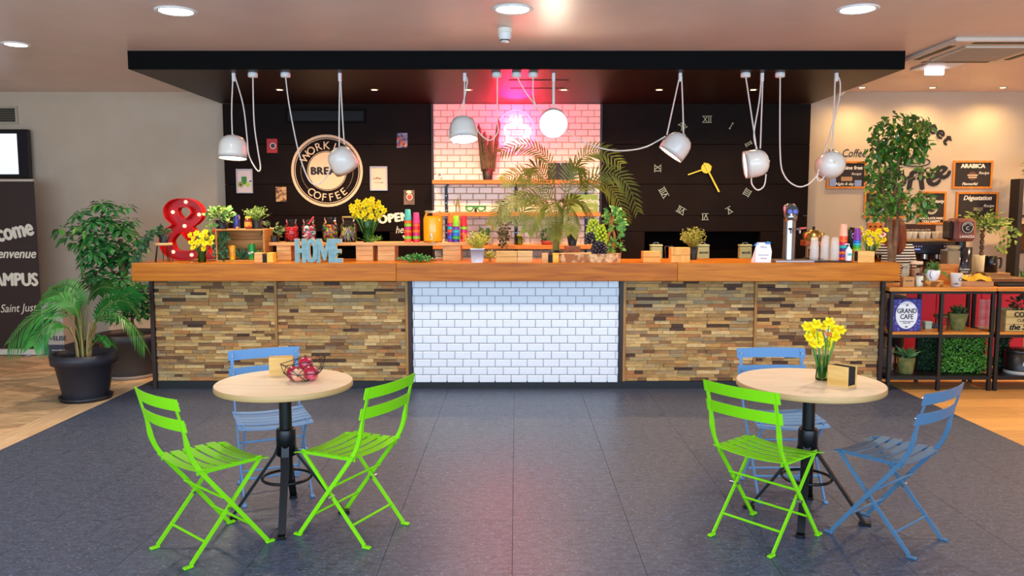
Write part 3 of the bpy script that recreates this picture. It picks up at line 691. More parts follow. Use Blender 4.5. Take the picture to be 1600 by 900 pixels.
# ------------------------------------------------------------------ things on the black walls
WY = YW - .001
c = at(511, 267, WY); LOGO = mat('#e9c9a2', .6)
t = thing('wall_logo', 'round cream coffee break logo painted on the black wall', 'logo', c)
mb = MB(); ring_mb(mb, .382, .412, -.004, 0).build('outer_ring', LOGO, t); mb = MB(); ring_mb(mb, .364, .371, -.004, 0).build('thin_ring', LOGO, t)
mb = MB(); ring_mb(mb, .222, .227, -.004, 0).build('inner_ring', LOGO, t); disc_mb(MB(), .214, -.004, 0).build('disc', LOGO, t)
for s in (-1, 1):
    mb = MB()
    for k in range(26): a = math.radians(-42 + 84 * k / 25); disc_mb(mb, .0035, -.003, 0, (s * .3 * math.cos(a), 0, .3 * math.sin(a)), 6)
    mb.build('dotted_arc', LOGO, t)
arc_txt('WORKING', .125, .247, -57, 57, t, LOGO, (0, -.003, 0), offset=.001); arc_txt('COFFEE', .12, .343, -38, 38, t, LOGO, (0, -.003, 0), bottom=True, offset=.001)
txt('BREAK', .118, t, INK, (0, -.0055, -.04), offset=.008, space=1.1)
p = at(616, 341, WY); t = thing('wall_lettering', 'cream OPEN here lettering with an arrow painted on the black wall', 'lettering', p)
txt('OPEN', .135, t, TEXTW, (0, -.002, -.04), rot=.12, offset=.01, space=1.08); txt('here', .12, t, TEXTW, (.1, -.002, -.17), rot=.05, shear=.3, sx=.8)
MB().bar([(.1, -.002, -.2), (.15, -.002, -.27)], .02, .004, (.8, 0, .6)).add([(.11, -.003, -.28), (.17, -.003, -.23), (.175, -.003, -.3)], [(0, 1, 2), (2, 1, 0)]).build('arrow', TEXTW, t)
def picture(x0, y0, x1, y1, label, bg, frame=None, wall=WY, border=.02, art=None):
    a, b = at(x0, y0, wall), at(x1, y1, wall); w2, hh = (b.x - a.x) / 2, a.z - b.z
    t = thing('wall_picture', label, 'picture', ((a.x + b.x) / 2, wall, b.z))
    if frame:
        MB().box(-w2, w2, -.018, 0, 0, border, .002).box(-w2, w2, -.018, 0, hh - border, hh, .002).box(-w2, -w2 + border, -.018, 0, border, hh - border, .002).box(w2 - border, w2, -.018, 0, border, hh - border, .002).build('frame', frame, t)
        w2 -= border; MB().box(-w2, w2, -.008, -.001, border, hh - border).build('sheet', bg, t)
    else: MB().box(-w2, w2, -.012, 0, 0, hh).build('sheet', bg, t)
    return t, w2, hh
FRM = mat('#a89c98', .3, .5)
t, w2, hh = picture(417, 217, 434, 239, 'small red picture of a coffee cup on the black wall', mat('#b3161c', .5))
disc_mb(MB(), .034, -.0135, -.012, (.01, 0, hh * .5)).build('cup_print', PRINT, t); disc_mb(MB(), .026, -.0145, -.0134, (.01, 0, hh * .5)).build('coffee_print', mat('#2a130c', .5), t)
t, w2, hh = picture(369, 264, 396, 302, 'framed picture of a green drink with avocado on the black wall', mat('#d9c6c2', .5), FRM, border=.014)
MB().box(-.035, .025, -.0095, -.008, .1, .19).build('drink_print', mat('#2f7d1f', .5), t); disc_mb(MB(), .032, -.0105, -.0093, (-.045, 0, .1)).build('avocado_print', mat('#8f9a3a', .5), t); disc_mb(MB(), .012, -.0115, -.0103, (-.045, 0, .1)).build('stone_print', mat('#3a2413', .5), t)
disc_mb(MB(), .026, -.0105, -.0093, (.035, 0, .1)).build('lime_print', mat('#a8c440', .5), t); MB().leaf((.05, -.0105, .13), (1, 0, .4), .05, .02, (0, -1, 0), 0, 0).build('leaf_print', mat('#2a2450', .5), t)
t, w2, hh = picture(431, 292, 448, 315, 'small unframed brown patterned picture left of the round logo', mat('#c9a06a', .6, noise=(28, '#5d3a2c', .45, .6)))
t, w2, hh = picture(620, 208, 637, 231, 'small unframed blue and red patterned picture high on the black wall', mat('#8a8fae', .6, noise=(26, '#3a2f52', .45, .6)))
for x, z, r, c_ in ((-.03, .1, .024, '#a8402f'), (.005, .05, .028, '#b8522f'), (.035, .03, .02, '#d49a6a'), (-.04, .03, .018, '#8f2c25')): disc_mb(MB(), r, -.0135, -.012, (x, 0, z)).build('cup_print', mat(c_, .5), t)
t, w2, hh = picture(578, 260, 606, 298, 'framed cream coffee poster right of the round logo', mat('#ecc8ae', .6), FRM, border=.014)
txt('coffee', .04, t, INK, (-.02, -.0095, .13)); txt('time for a break', .016, t, INK, (0, -.0095, .09))
t, w2, hh = picture(631, 297, 648, 320, 'small unframed picture of a cup of tea right of the round logo', mat('#8a6f58', .6, noise=(12, '#4d3a2e')))
disc_mb(MB(), .036, -.0135, -.012, (.005, 0, hh * .52)).build('cup_print', PRINT, t); disc_mb(MB(), .028, -.0145, -.0134, (.005, 0, hh * .52)).build('tea_print', mat('#b8481c', .5), t); disc_mb(MB(), .03, -.0135, -.012, (0, 0, hh - .022), sz=.6).build('light_print', mat('#f6e6bf', .5), t)
# clock
c = at(1103, 263, WY); t = thing('wall_clock', 'large numeral clock with golden hands on the black wall', 'clock', c)
SV = mat('#8f7d5c', .3, .85)
for k, s in enumerate(('XII', 'I', 'II', 'III', 'IIII', 'V', 'VI', 'VII', 'VIII', 'IX', 'X', 'XI')):
    if k in (3,): pass
    a = math.radians(30 * k); rr = .52
    mb = MB(); g = glyphs(s, .1, .003); M = Matrix.Translation((rr * math.sin(a), rr * math.cos(a), 0)) @ Matrix.Rotation(-a, 4, 'Z') @ Matrix.Diagonal((.85, 1, 1, 1))
    mb.mesh(g, UP @ M); xs_ = [v.co.x for v in g.vertices]; w2 = (max(xs_) - min(xs_)) / 2
    mb.M = UP @ M
    for z in (-.004, .068): mb.box(-w2 - .01, w2 + .01, z, z + .006, -.003, .003)
    mb.build('numeral', SV, t, (0, -.004, 0))
disc_mb(MB(), .058, -.02, 0).build('hub', GOLD, t)
def hand(p, q, w_, nm, y):
    d = (V(q) - V(p)).normalized(); s = V((-d.z, 0, d.x)); MB().bar([(p[0], y, p[2]), (q[0], y, q[2])], w_, .005, s).build(nm, GOLD, t)
hand((.06, 0, .02), (-.21, 0, -.075), .014, 'hour_hand', -.024); hand((-.03, 0, .06), (.15, 0, -.27), .018, 'minute_hand', -.03)
# right-hand cream wall
RY = YB - .001
p = at(1424, 243, RY); t = thing('wall_lettering', 'black curved coffee lettering around a cup drawing on the cream wall', 'lettering', p)
arc_txt('Sweet', .2, .5, 3, 48, t, INK, (0, -.002, -.19), offset=.011); arc_txt('coffee', .33, .53, -42, 44, t, INK, (.06, -.002, .13), bottom=True, offset=.014)
MB().tube([(.17 * math.cos(a * PI / 16) + .05, -.003, -.075 + .05 * math.sin(a * PI / 16)) for a in range(32)], .006, 6, True).tube([(.11 * math.cos(a * PI / 16) + .05, -.003, -.06 + .03 * math.sin(a * PI / 16)) for a in range(32)], .005, 6, True).build('cup_drawing', INK, t)
p = at(1330, 245, RY); t = thing('wall_lettering', 'small black like Coffee handwriting on the cream wall', 'lettering', p); txt('I like Coffee &', .13, t, INK, (-.04, -.002, 0), shear=.25, sx=.8)
FW = wood('#c4701f', '#dd9038', (6, 6, 1), 4, .5); CH = mat('#1c1412', .6, noise=(6, '#2a1d19'))
def board(x0, y0, x1, y1, label, lines, bits=True):
    t, w2, hh = picture(x0, y0, x1, y1, label, CH, FW, RY, .025)
    for s, sz, fx, fz, kw in lines: txt(s, sz, t, TEXTW, (fx * w2, -.0095, fz * hh), **kw)
    return t, w2, hh
t, w2, hh = board(1292, 252, 1352, 295, 'chalkboard reading Caffeine free behind the rightmost pendant lamp', [('Caffeine free', .062, .12, .7, dict(offset=.002)), ('Recipe', .042, .55, .5, dict(shear=.3)), ('Night & day', .045, -.1, .13, dict(shear=.3, offset=.001))])
MB().box(-.06, .07, -.0095, -.008, .09, .14).build('label_print', mat('#b98a66', .6), t); MB().box(-w2 + .01, -.12, -.009, -.008, .03, .12).box(.1, .18, -.009, -.008, .03, .1).build('sky_print', mat('#8d9fce', .6), t)
t, w2, hh = board(1350, 299, 1412, 341, 'chalkboard half hidden behind the ficus leaves', [('Just smile', .05, .15, .12, dict(shear=.3, offset=.002))])
MB().bar([(-.02, -.009, .08), (.05, -.009, .16)], .05, .002, (1, 0, 0)).build('figure_print', mat('#9aa6cf', .6), t)
t, w2, hh = board(1434, 299, 1476, 351, 'upright chalkboard reading chocolate makes you happy', [('tasty', .055, .62, .66, dict(shear=.3, offset=.002)), ('CHOCOLATE MAKES', .036, 0, .16, dict(offset=.002)), ('YOU HAPPY', .04, 0, .06, dict(offset=.002))])
ring_mb(MB(), .045, .07, -.011, -.008, (.0, 0, .19)).build('saucer_print', mat('#b9b79a', .6), t); disc_mb(MB(), .045, -.011, -.008, (.0, 0, .19)).build('coffee_print', mat('#3a2216', .5), t)
t, w2, hh = board(1489, 251, 1549, 295, 'chalkboard reading ARABICA at the right of the cream wall', [('ARABICA', .068, 0, .74, dict(offset=.004)), ('Recipe', .045, .62, .52, dict(shear=.3)), ('Flavourful', .045, -.15, .13, dict(shear=.3, offset=.001))])
disc_mb(MB(), .05, -.0092, -.008, (.0, 0, .15)).build('cup_print', mat('#6a4230', .6), t); MB().box(-.06, .06, -.0105, -.008, .15, .165).box(-.05, .05, -.0105, -.008, .125, .14).build('label_print', mat('#d9bd98', .6), t)
t, w2, hh = board(1494, 300, 1557, 352, 'chalkboard reading Dégustation above the coffee grinder', [('Dégustation', .075, 0, .76, dict(shear=.3, offset=.002, sx=.9)), ('Recipe', .045, .62, .55, dict(shear=.3))])
MB().box(-.04, .07, -.0105, -.008, .17, .21).build('label_print', mat('#7d6a58', .6), t)
a, b = at(1355, 347, RY), at(1378, 365, RY); t = thing('key_rack', 'small orange wooden hook board on the cream wall above the daffodils', 'hook board', ((a.x + b.x) / 2, RY, b.z))
MB().box(-.09, .09, -.02, 0, 0, .13, .004).build('board', wood('#c4641c', '#db8632', (8, 8, 1), 3, .5), t)
for x in (-.06, 0, .06): MB().ball((x, -.028, .085), .012).build('hook', BLACK, t)
a, b = at(1405, 350, RY), at(1461, 372, RY); t = thing('wall_sign', 'dark brown sign with two lines of small print behind the coffee machine', 'sign', ((a.x + b.x) / 2, RY, b.z))
MB().box(-.21, .21, -.015, 0, 0, a.z - b.z).build('board', mat('#3a1815', .6), t); txt('Enjoy the finest cup of the', .028, t, PRINT, (0, -.0155, .09)); txt('season cup of coffee', .028, t, PRINT, (0, -.0155, .05))
# left wall: television, banner, leaflet box, ledge
a, b = at(-70, 202, 9.3), at(47, 279, 9.3)
t = thing('television', 'black flat television on the wall behind the banner', 'television', ((a.x + b.x) / 2, 9.3, b.z)); w2, hh = (b.x - a.x) / 2, a.z - b.z
MB().box(-w2, w2, 0, .06, 0, hh, .006).build('casing', mat('#0d0d10', .3), t); MB().box(-w2 + .02, w2 - .02, -.003, .0005, .035, hh - .02).build('screen', mat('#0c1420', .08), t)
MB().box(-.35, .12 + .17, -.0045, -.0025, .05, hh - .05).build('screen_picture', mat('#dfe8ee', .3, emit=.6), t); MB().box(-.15, .15, .06, .119, .15, .4).build('wall_mount', BLACK, t)
a, b = at(-55, 280, 8.9), at(68, 555, 8.9)
t = thing('roll_up_banner', 'dark brown roll up welcome banner standing at the left edge', 'banner', ((a.x + b.x) / 2, 8.9, 0)); w2 = (b.x - a.x) / 2; hh = a.z
MB().box(-w2, w2, -.002, .004, .07, hh - .02).build('sheet', mat('#33221f', .5), t); MB().box(-w2, w2, -.012, .016, hh - .025, hh, .003).build('top_rail', mat('#cfc2ae', .4), t)
MB().box(-w2, w2 + .01, -.06, .06, .012, .075, .008).build('base', mat('#d8d0c4', .4), t)
for x in (-w2 + .12, w2 - .12): MB().box(x - .03, x + .03, -.14, .1, 0, .012, .003).build('foot', SILVER, t)
MB().cyl(.012, .075, hh - .03, 8, (0, .04, 0)).build('pole', SILVER, t)
TB = mat('#efe4cd', .6)
def bz(y): return at(40, y, 8.9).z
def btxt(s, sz, y, ang, x1, sx, **kw):
    ob = kw.pop('offset', 0); g = glyphs(s, sz, .001, align='RIGHT', **kw); mb = MB(); bolden(mb, g, UP @ Matrix.Rotation(ang, 4, 'Z') @ Matrix.Diagonal((sx, 1, 1, 1)), ob); mb.build('lettering', TB, t, (at(x1, y, 8.9).x - t.location.x, -.0035, bz(y)))
btxt('Welcome', .26, 366, .2, 54, .72, offset=.014); btxt('Bienvenue', .15, 403, 0, 56, .85, shear=.3, offset=.004); btxt('CAMPUS', .2, 446, 0, 60, .8, offset=.012); btxt('Saint Just', .13, 486, .04, 57, .85, shear=.3)
a = at(70, 499, 9.0); b = at(110, 547, 9.0); t = thing('leaflet_box', 'grey and white leaflet box on the floor behind the palm', 'box', ((a.x + b.x) / 2, 9.02, 0)); w2 = (b.x - a.x) / 2 - .01
MB().box(-w2, w2, -.12, .12, 0, .12).build('lower_band', mat('#3c4656', .6), t); MB().box(-w2, w2, -.12, .12, .12, .62).build('case', mat('#b9b4aa', .6), t); txt('VELISE', .07, t, mat('#2b3442', .6), (.06, -.122, .17), offset=.002); txt('www.velise.fr', .028, t, PRINT, (.06, -.122, .05)); MB().leaf((.0, -.1215, .245), (.6, 0, .8), .04, .02, (0, -1, 0), 0, 0).build('logo_print', mat('#2b3442', .6), t)
a = at(70, 446, 9.3); t = thing('wall_ledge', 'dark red bench along the left wall behind the plants', 'bench', (-4.75, 9.25, 0))
MB().box(-.62, .75, -.1, .165, a.z - .035, a.z, .006).build('seat', mat('#4e1a1e', .5), t); MB().box(.0, .7, -.05, .12, 0, a.z - .035).build('panel', mat('#cbb79b', .7), t); MB().box(-.58, -.53, -.08, .1, 0, a.z - .035).build('leg', mat('#4e1a1e', .5), t)
# ------------------------------------------------------------------ plants
def rdir(lo=-.2, hi=1): 
    a = R.uniform(0, 2 * PI); z = R.uniform(lo, hi); r = math.sqrt(max(0, 1 - z * z)); return V((r * math.cos(a), r * math.sin(a), z))
def frond(base, az, el, L, droop, pairs, ll, lw, hang=.4, n=14, r0=.007):
    mb = MB(); p = V(base); d = V((math.cos(az) * math.cos(el), math.sin(az) * math.cos(el), math.sin(el))); pts = [p.copy()]; ds = [d.copy()]
    for i in range(n):
        d = (d + V((0, 0, -droop * (.3 + i / n)))).normalized(); p = p + d * L / n; pts.append(p.copy()); ds.append(d.copy())
    mb.tube(pts, [r0 * (1 - .8 * i / n) for i in range(n + 1)], 5)
    mb.mi = 1
    for k in range(pairs):
        f = .22 + .78 * k / (pairs - 1); x = f * n; i = min(int(x), n - 1); q = pts[i].lerp(pts[i + 1], x - i); d = ds[i]
        sd = d.cross(V((0, 0, 1))); sd = sd.normalized() if sd.length > 1e-4 else V((1, 0, 0)); nn = sd.cross(d)
        l = ll * (math.sin(PI * (.12 + .8 * (f - .22) / .78)) ** .7) * R.uniform(.9, 1.08)
        for s in (-1, 1):
            e = (sd * s * .8 + d * .55 + nn * .12).normalized(); m = q + e * l * .5 + V((0, 0, -hang * l * .12)); t = q + e * l * .92 + V((0, 0, -hang * l * .5)); wd = e.cross(nn).normalized() * lw
            mb.add([q + wd * .3, q - wd * .3, m - wd * .5, m + wd * .5, t], [(0, 1, 2, 3), (3, 2, 4)])
    return mb
def pot(mb, r0, r1, h, lip=.0, seg=28, rim=None):
    rim = rim if rim is not None else h * .2
    return mb.lathe([(r0, 0), (r0 + (r1 - r0) * (1 - rim / h), h - rim), (r1 + lip, h - rim), (r1 + lip + .006, h), (r1 - .012, h), (r1 - .016, h - .05)], seg)
def frond_path(pts, dys, pairs, ll, lw, roll, hang=.5, r0=.005, PB=None, start=.3):
    """frond whose rachis follows pts; roll turns its blade about the rachis"""
    path = smooth_path([at(x, y, PB.y + dy) - PB for (x, y), dy in zip(pts, dys)], 5); n = len(path) - 1; mb = MB(); mb.tube(path, [r0 * (1 - .75 * i / n) for i in range(n + 1)], 5); mb.mi = 1
    for k in range(pairs):
        f = start + (.99 - start) * k / (pairs - 1); x = f * n; i = min(int(x), n - 1); q = path[i].lerp(path[i + 1], x - i); d = (path[i + 1] - path[i]).normalized()
        sd = d.cross(V((0, 0, 1))); sd = sd.normalized() if sd.length > 1e-4 else V((1, 0, 0)); nn = sd.cross(d); sd, nn = sd * math.cos(roll) + nn * math.sin(roll), nn * math.cos(roll) - sd * math.sin(roll)
        l = ll * (math.sin(PI * (.15 + .78 * (f - start) / (1 - start))) ** .6) * R.uniform(.9, 1.08)
        for s in (-1, 1):
            e = (sd * s * .75 + d * .62).normalized(); m = q + e * l * .5 + V((0, 0, -hang * l * .08)); tp = q + e * l * .95 + V((0, 0, -hang * l * .35)); wd = e.cross(nn).normalized() * lw
            mb.add([q + wd * .3, q - wd * .3, m - wd * .5, m + wd * .5, tp], [(0, 1, 2, 3), (3, 2, 4)])
    return mb
# floor palm
g = at(129, 624, 6.72); t = thing('potted_palm', 'green palm in a dark plastic pot on the floor at the left', 'plant', (g.x, 6.78, 0))
po = MB(); po.M = Matrix.Translation((0, 0, .018)); pot(po, .175, .25, .385, .012, rim=.085).build('pot', DARKPOT, t)
MB().lathe([(0, .0), (.2, .0), (.215, .035), (.205, .035), (.19, .012), (0, .012)], 28, cap=False).build('saucer', mat('#1c1b20', .5), t); MB().lathe([(0, .345), (.235, .345)], 24, cap=False).build('soil', SOIL, t)
PALMG = [mat('#6f7a35', .5), mat('#1f6b28', .4, noise=(5, '#3a8a35'))]
STK = mat('#a88a58', .8)
for k in range(16): a = R.uniform(0, 2 * PI); MB().tube([(.05 * math.cos(a), .05 * math.sin(a), .33), (.06 * math.cos(a), .06 * math.sin(a), .5), (.11 * math.cos(a), .11 * math.sin(a), .62 + R.uniform(0, .1))], [.012, .009, .004], 5).build('stalk', STK, t)
PF = t.location.copy()
for pts, dy, roll, ll, hang in (([(128, 560), (120, 515), (102, 490), (70, 487), (40, 505), (14, 535)], -.25, .5, .28, 1.5), ([(128, 560), (122, 500), (110, 468), (90, 457), (62, 472)], .15, .6, .25, 1.0), ([(130, 560), (133, 500), (142, 463), (162, 448), (190, 456)], .2, .6, .25, .8), ([(130, 560), (142, 520), (157, 498), (182, 490), (206, 506), (226, 540)], -.22, .5, .27, 1.5),
                               ([(130, 560), (150, 505), (178, 472), (210, 455)], .1, .9, .22, .6), ([(129, 560), (127, 500), (120, 465), (100, 448), (76, 452)], .25, .7, .24, .8), ([(131, 560), (146, 508), (166, 478), (195, 470), (215, 490)], -.05, .7, .22, 1.0), ([(130, 560), (148, 535), (162, 524), (174, 538)], -.2, .4, .12, 1.0),
                               ([(129, 560), (134, 485), (148, 455), (172, 444)], .3, .8, .22, .6), ([(127, 560), (112, 520), (92, 505), (70, 512), (52, 540)], -.35, .5, .2, 1.4), ([(129, 560), (126, 510), (116, 480), (96, 470), (72, 490)], -.1, .7, .24, 1.0)):
    frond_path(pts, [dy * k / (len(pts) - 1) for k in range(len(pts))], 23, ll, .015, roll, hang, .007, PF, .36).build('frond', PALMG, t)
# schefflera
def crown_points(n, c, rad, shell=.55):
    out = []
    while len(out) < n:
        v = rdir(-1, 1) * (R.uniform(shell, 1)); out.append(V((c[0] + v.x * rad[0], c[1] + v.y * rad[1], c[2] + v.z * rad[2])))
    return out
g = at(195, 588, 7.62); t = thing('potted_schefflera', 'bushy umbrella plant in a grey pot beside the left end of the bar', 'plant', (g.x, 7.75, 0))
po = MB(); po.M = Matrix.Translation((0, 0, .012)); pot(po, .21, .285, .42, .012, rim=.075).build('pot', GREYPOT, t)
MB().lathe([(0, 0), (.235, 0), (.25, .035), (.24, .035), (.22, .01), (0, .01)], 28, cap=False).build('saucer', mat('#9a938c', .6), t); MB().lathe([(0, .39), (.265, .39)], 24, cap=False).build('soil', SOIL, t)
for x, y, tx in ((-.03, 0, -.22), (.03, .02, -.1), (.0, -.03, -.03)): MB().tube(smooth_path([(x, y, .38), (x + tx * .2, y, .8), (x + tx, y + .02, 1.35)], 6), .014, 6).build('trunk', mat('#6b5138', .85), t)
SG = [leaf_data('leaf', mat(c_, .35, rnd=.25, coat=.2)) for c_ in ('#1f6e2c', '#2f7d33', '#4f8f35', '#1a5226')]
SGM = mat('#22662c', .4); rest = MB(); nleaf = 0
for c_, rad, n in (((-.2, -.02, 1.38), (.4, .28, .4), 80), ((-.12, -.02, 1.02), (.36, .25, .24), 34), ((.14, -.05, .8), (.13, .12, .22), 14), ((.05, 0, .62), (.2, .15, .1), 6)):
    for p in crown_points(n, c_, rad, .45):
        ax = (p - V((c_[0], 0, c_[2] - .5))).normalized(); ax = (ax + V((0, -.35, 0))).normalized(); o = ax.orthogonal().normalized(); o2 = ax.cross(o); big = R.uniform(.09, .13)
        for k in range(7):
            a = 2 * PI * k / 7 + R.uniform(-.1, .1); d = (o * math.cos(a) + o2 * math.sin(a) + ax * .15 + V((0, 0, -.35))).normalized()
            if nleaf < 300: obj('leaf', R.choice(SG), t, p + d * .02, (big * .9, big, big), quat=(d.to_track_quat('Y', 'Z'))); nleaf += 1
            else: rest.leaf(p + d * .02, d, big, big * .38, ax)
        MB().tube([p, p - ax * .12], .003, 4)
rest.build('foliage', SGM, t, kind='stuff')
# small mixed plants: foliage as one mesh of many small leaves
def bush(mb, c, rad, n, L, W, up=.3, shell=.3, droop=0):
    for p in crown_points(n, c, rad, shell):
        d = (p - V((c[0], c[1], c[2] - rad[2] * up))).normalized() + rdir(-.6, .6) * .5 + V((0, 0, -droop)); mb.leaf(p, d, L * R.uniform(.7, 1.2), W * R.uniform(.7, 1.2))
    return mb
def sprigs(mb, c, n, h, spread, L, W, per=7, zoff=0):
    for k in range(n):
        a = R.uniform(0, 2 * PI); s = R.uniform(.1, 1) * spread; tip = V((c[0] + s * math.cos(a), c[1] + s * math.sin(a), c[2] + h * R.uniform(.6, 1.05) * (1 - .35 * (s / spread) ** 2))); b = V(c) + V((s * .15 * math.cos(a), s * .15 * math.sin(a), 0))
        mb.tube([b, b.lerp(tip, .5) + V((0, 0, h * .08)), tip], .0015, 3)
        for j in range(per): q = b.lerp(tip, .35 + .65 * j / max(1, per - 1)) + V((0, 0, h * .05)); mb.leaf(q, rdir(-.2, .9), L * R.uniform(.7, 1.2), W)
    return mb
def vine(mb, pts, L, n, spread=.02, n_=(0, -1, .2)):
    path = smooth_path(pts, 8); mb.tube(path, .002, 4)
    for k in range(n): p = path[R.randrange(len(path))] + rdir(-1, 1) * spread * R.random(); d = V((R.uniform(-1, 1), R.uniform(-.7, .2), R.uniform(-1, .5))); mb.leaf(p, d, L * R.uniform(.7, 1.2), L * .75, V(n_) + rdir(-1, 1) * .4)
    return mb
IVY = mat('#2b5a2a', .5, noise=(30, '#4f8038')); IVYD = mat('#1d3a1f', .5, noise=(25, '#35602c')); VARG = mat('#3f7a2c', .5, noise=(35, '#a8b04e', .45, .62)); YELG = mat('#8a9a2a', .5, noise=(40, '#c9b93a')); GRASS = mat('#2f7a1f', .5, noise=(30, '#7fae3a'))
POTB = mat('#141416', .5)
def small_pot(t, r0, r1, h, m=POTB, z=0, name='pot'):
    mb = MB(); mb.M = Matrix.Translation((0, 0, z)); mb.lathe([(r0, 0), (r1, h), (r1 - .006, h), (r1 - .01, h - .02)], 20).build(name, m, t); MB().lathe([(0, z + h - .012), (r1 - .008, z + h - .012)], 16, cap=False).build('soil', SOIL, t)
CZ = CT
# hairpin plant stand with ivy
p = at(257, 411, 7.12); t = thing('plant_stand', 'tiny wooden plant stand on hairpin legs at the left end of the bar', 'plant stand', (p.x, 7.12, CZ))
MB().lathe([(0, .15), (.07, .15), (.075, .155), (.075, .172), (0, .174)], 20, cap=False).build('top', wood('#b98448', '#e0b87e', (6, 6, 6), 4, .6), t)
for a in (200, 330, 90):
    c_, s_ = math.cos(math.radians(a)), math.sin(math.radians(a)); c2, s2 = math.cos(math.radians(a + 30)), math.sin(math.radians(a + 30)); MB().tube([(c_ * .055, s_ * .055, .15), (c_ * .075, s_ * .075, .006), (c2 * .077, s2 * .077, .006), (c2 * .055, s2 * .055, .15)], .004, 6).build('leg', BLACK, t)
t = thing('potted_ivy', 'ivy in a small black pot trailing over the left end of the bar', 'plant', (p.x + .005, 7.12, CZ + .174)); small_pot(t, .034, .044, .075)
mb = bush(MB(), (0, 0, .1), (.06, .05, .05), 40, .035, .026)
for k in range(5): o = R.uniform(-.02, .02); vine(mb, [(0, 0, .08), (-.07, -.02 + o, .1 + o), (-.14, -.02 + o, .04), (-.2, -.02 + o * 2, -.06), (-.25 + o, -.03, -.15 + o)], .034, 34, .035)
mb.build('foliage', IVYD, t, kind='stuff')
# ---- marquee ampersand
pts_o = [(430, 155), (520, 160), (600, 195), (650, 250), (668, 320), (645, 390), (590, 445), (550, 478), (610, 560), (650, 600), (675, 515), (775, 520), (750, 610), (705, 690), (735, 770), (780, 835), (650, 835), (612, 800), (540, 838), (430, 850), (300, 835), (215, 785), (168, 700), (165, 610), (200, 530), (250, 485), (310, 450), (250, 390), (225, 320), (235, 250), (290, 190), (360, 160)]
pts_u = [(390, 300), (400, 265), (450, 250), (510, 265), (532, 310), (510, 350), (455, 388), (408, 345)]
pts_l = [(316, 655), (330, 605), (400, 540), (455, 600), (520, 665), (575, 712), (530, 738), (430, 745), (350, 728)]
AY = 7.42; o = at(230 + 470 / 7.26, 290 + 850 / 7.26, AY); kf = AY / F / 7.26
cont = [[((x - 470) * kf, (850 - y) * kf) for x, y in c_] for c_ in (pts_o, pts_u, pts_l)]
cont = [[(q.x, q.y) for q in smooth_path([(a, b, 0) for a, b in c_], 4, True)] for c_ in cont]
t = thing('marquee_ampersand', 'red metal ampersand sign with light bulbs on the bar', 'sign', (o.x, AY, CZ))
RED = mat('#c40808', .35, spec=.3); mb = MB(); mb.mesh(shape_mesh(cont, .045, 'BACK'), UP); b = mb.build('tray', RED, t); md = b.modifiers.new('thickness', 'SOLIDIFY'); md.thickness = .006
zmin = min(v.co.z for v in b.data.vertices); t.location.z = CZ - zmin + .003
for x, y in ((450, 195), (298, 310), (595, 338), (425, 467), (285, 760), (493, 795), (765, 770)):
    MB().ball(((x - 470) * kf, .028, (850 - y) * kf), .018, 14, 10).build('bulb', mat('#ffe2b8', .4, emit=.55), t)
NTH = 'first second third fourth fifth sixth seventh eighth ninth tenth eleventh twelfth thirteenth fourteenth fifteenth sixteenth seventeenth eighteenth nineteenth twentieth twenty-first twenty-second twenty-third twenty-fourth twenty-fifth twenty-sixth'.split()
# ---- daffodils, each flower a thing
DY = [mat('#fff01e', .5, noise=(40, '#fbe414')), mat('#fddc10', .5), mat('#4b8a2e', .5)]; DW = [mat('#f6f0dc', .5), mat('#ef7a1c', .5), DY[2]]
def daffodil(base, head, mats, face, label, group, s=.034):
    mb = MB(); b = V(base); h = V(head) - b; mb.mi = 2; mb.tube(smooth_path([(0, 0, 0), h * .5 + V((0, 0, .02)), h], 4), .0028, 4); f = V(face).normalized(); o = f.orthogonal().normalized(); o2 = f.cross(o); mb.mi = 0
    for k in range(6): a = k * PI / 3; d = o * math.cos(a) + o2 * math.sin(a) + f * .25; mb.leaf(h, d, s, s * .75, f, .1, -.1)
    mb.mi = 1; q = f.to_track_quat('Z', 'Y').to_matrix().to_4x4(); mb.M = Matrix.Translation(h) @ q; mb.lathe([(s * .18, 0), (s * .28, s * .5), (s * .42, s * .7)], 8, cap=False); mb.M = Matrix()
    tag(mb.build('daffodil', mats, None, b), label, 'flower', group)
def bouquet(base, r, h0, heads, label, group, s=.034, face=(0, -1, .2), white=None):
    rank = sorted(range(len(heads)), key=lambda i_: heads[i_].x)
    for i, hd in enumerate(heads):
        a = i * 2.4; b = V(base) + V((r * .45 * math.cos(a), r * .45 * math.sin(a), .012)); f = V(face) + V((R.uniform(-.8, .8), R.uniform(-.2, .5), R.uniform(-.3, .8)))
        wh = white and i in white; daffodil(b, hd, DW if wh else DY, f, white[i] if wh else 'yellow daffodil, %s from the left in the %s' % (NTH[rank.index(i)], label), group, s)
def vase(name, loc, prof, label, m=GREENGLASS, water=None, wr=None):
    t = thing(name, label, 'vase', loc); MB().lathe(prof, 24, cap=False).build('glass_wall', m, t)
    if water: MB().lathe([(0, .006), (wr, .006), (wr, water), (0, water)], 20, cap=False).build('water', glass('#cfe3c4', .4), t)
    return t
def cluster(cx, cy, rx, ry, n, Y): 
    out = []
    for k in range(n): a = k * 2.39996; q = math.sqrt((k + .5) / n); out.append(at(cx + rx * q * math.cos(a), cy + ry * q * math.sin(a), Y + R.uniform(-.05, .05)))
    return out
p = at(316, 411, 7.1); vase('glass_vase', (p.x, 7.1, CZ), [(0, .002), (.03, .002), (.034, .01), (.034, .16)], 'small glass vase in front of the red ampersand', GREENGLASS, .1, .029)
bouquet((p.x, 7.1, CZ), .03, .16, cluster(314, 375, 20, 16, 15, 7.1), 'small vase before the red ampersand', 'daffodils before the ampersand')
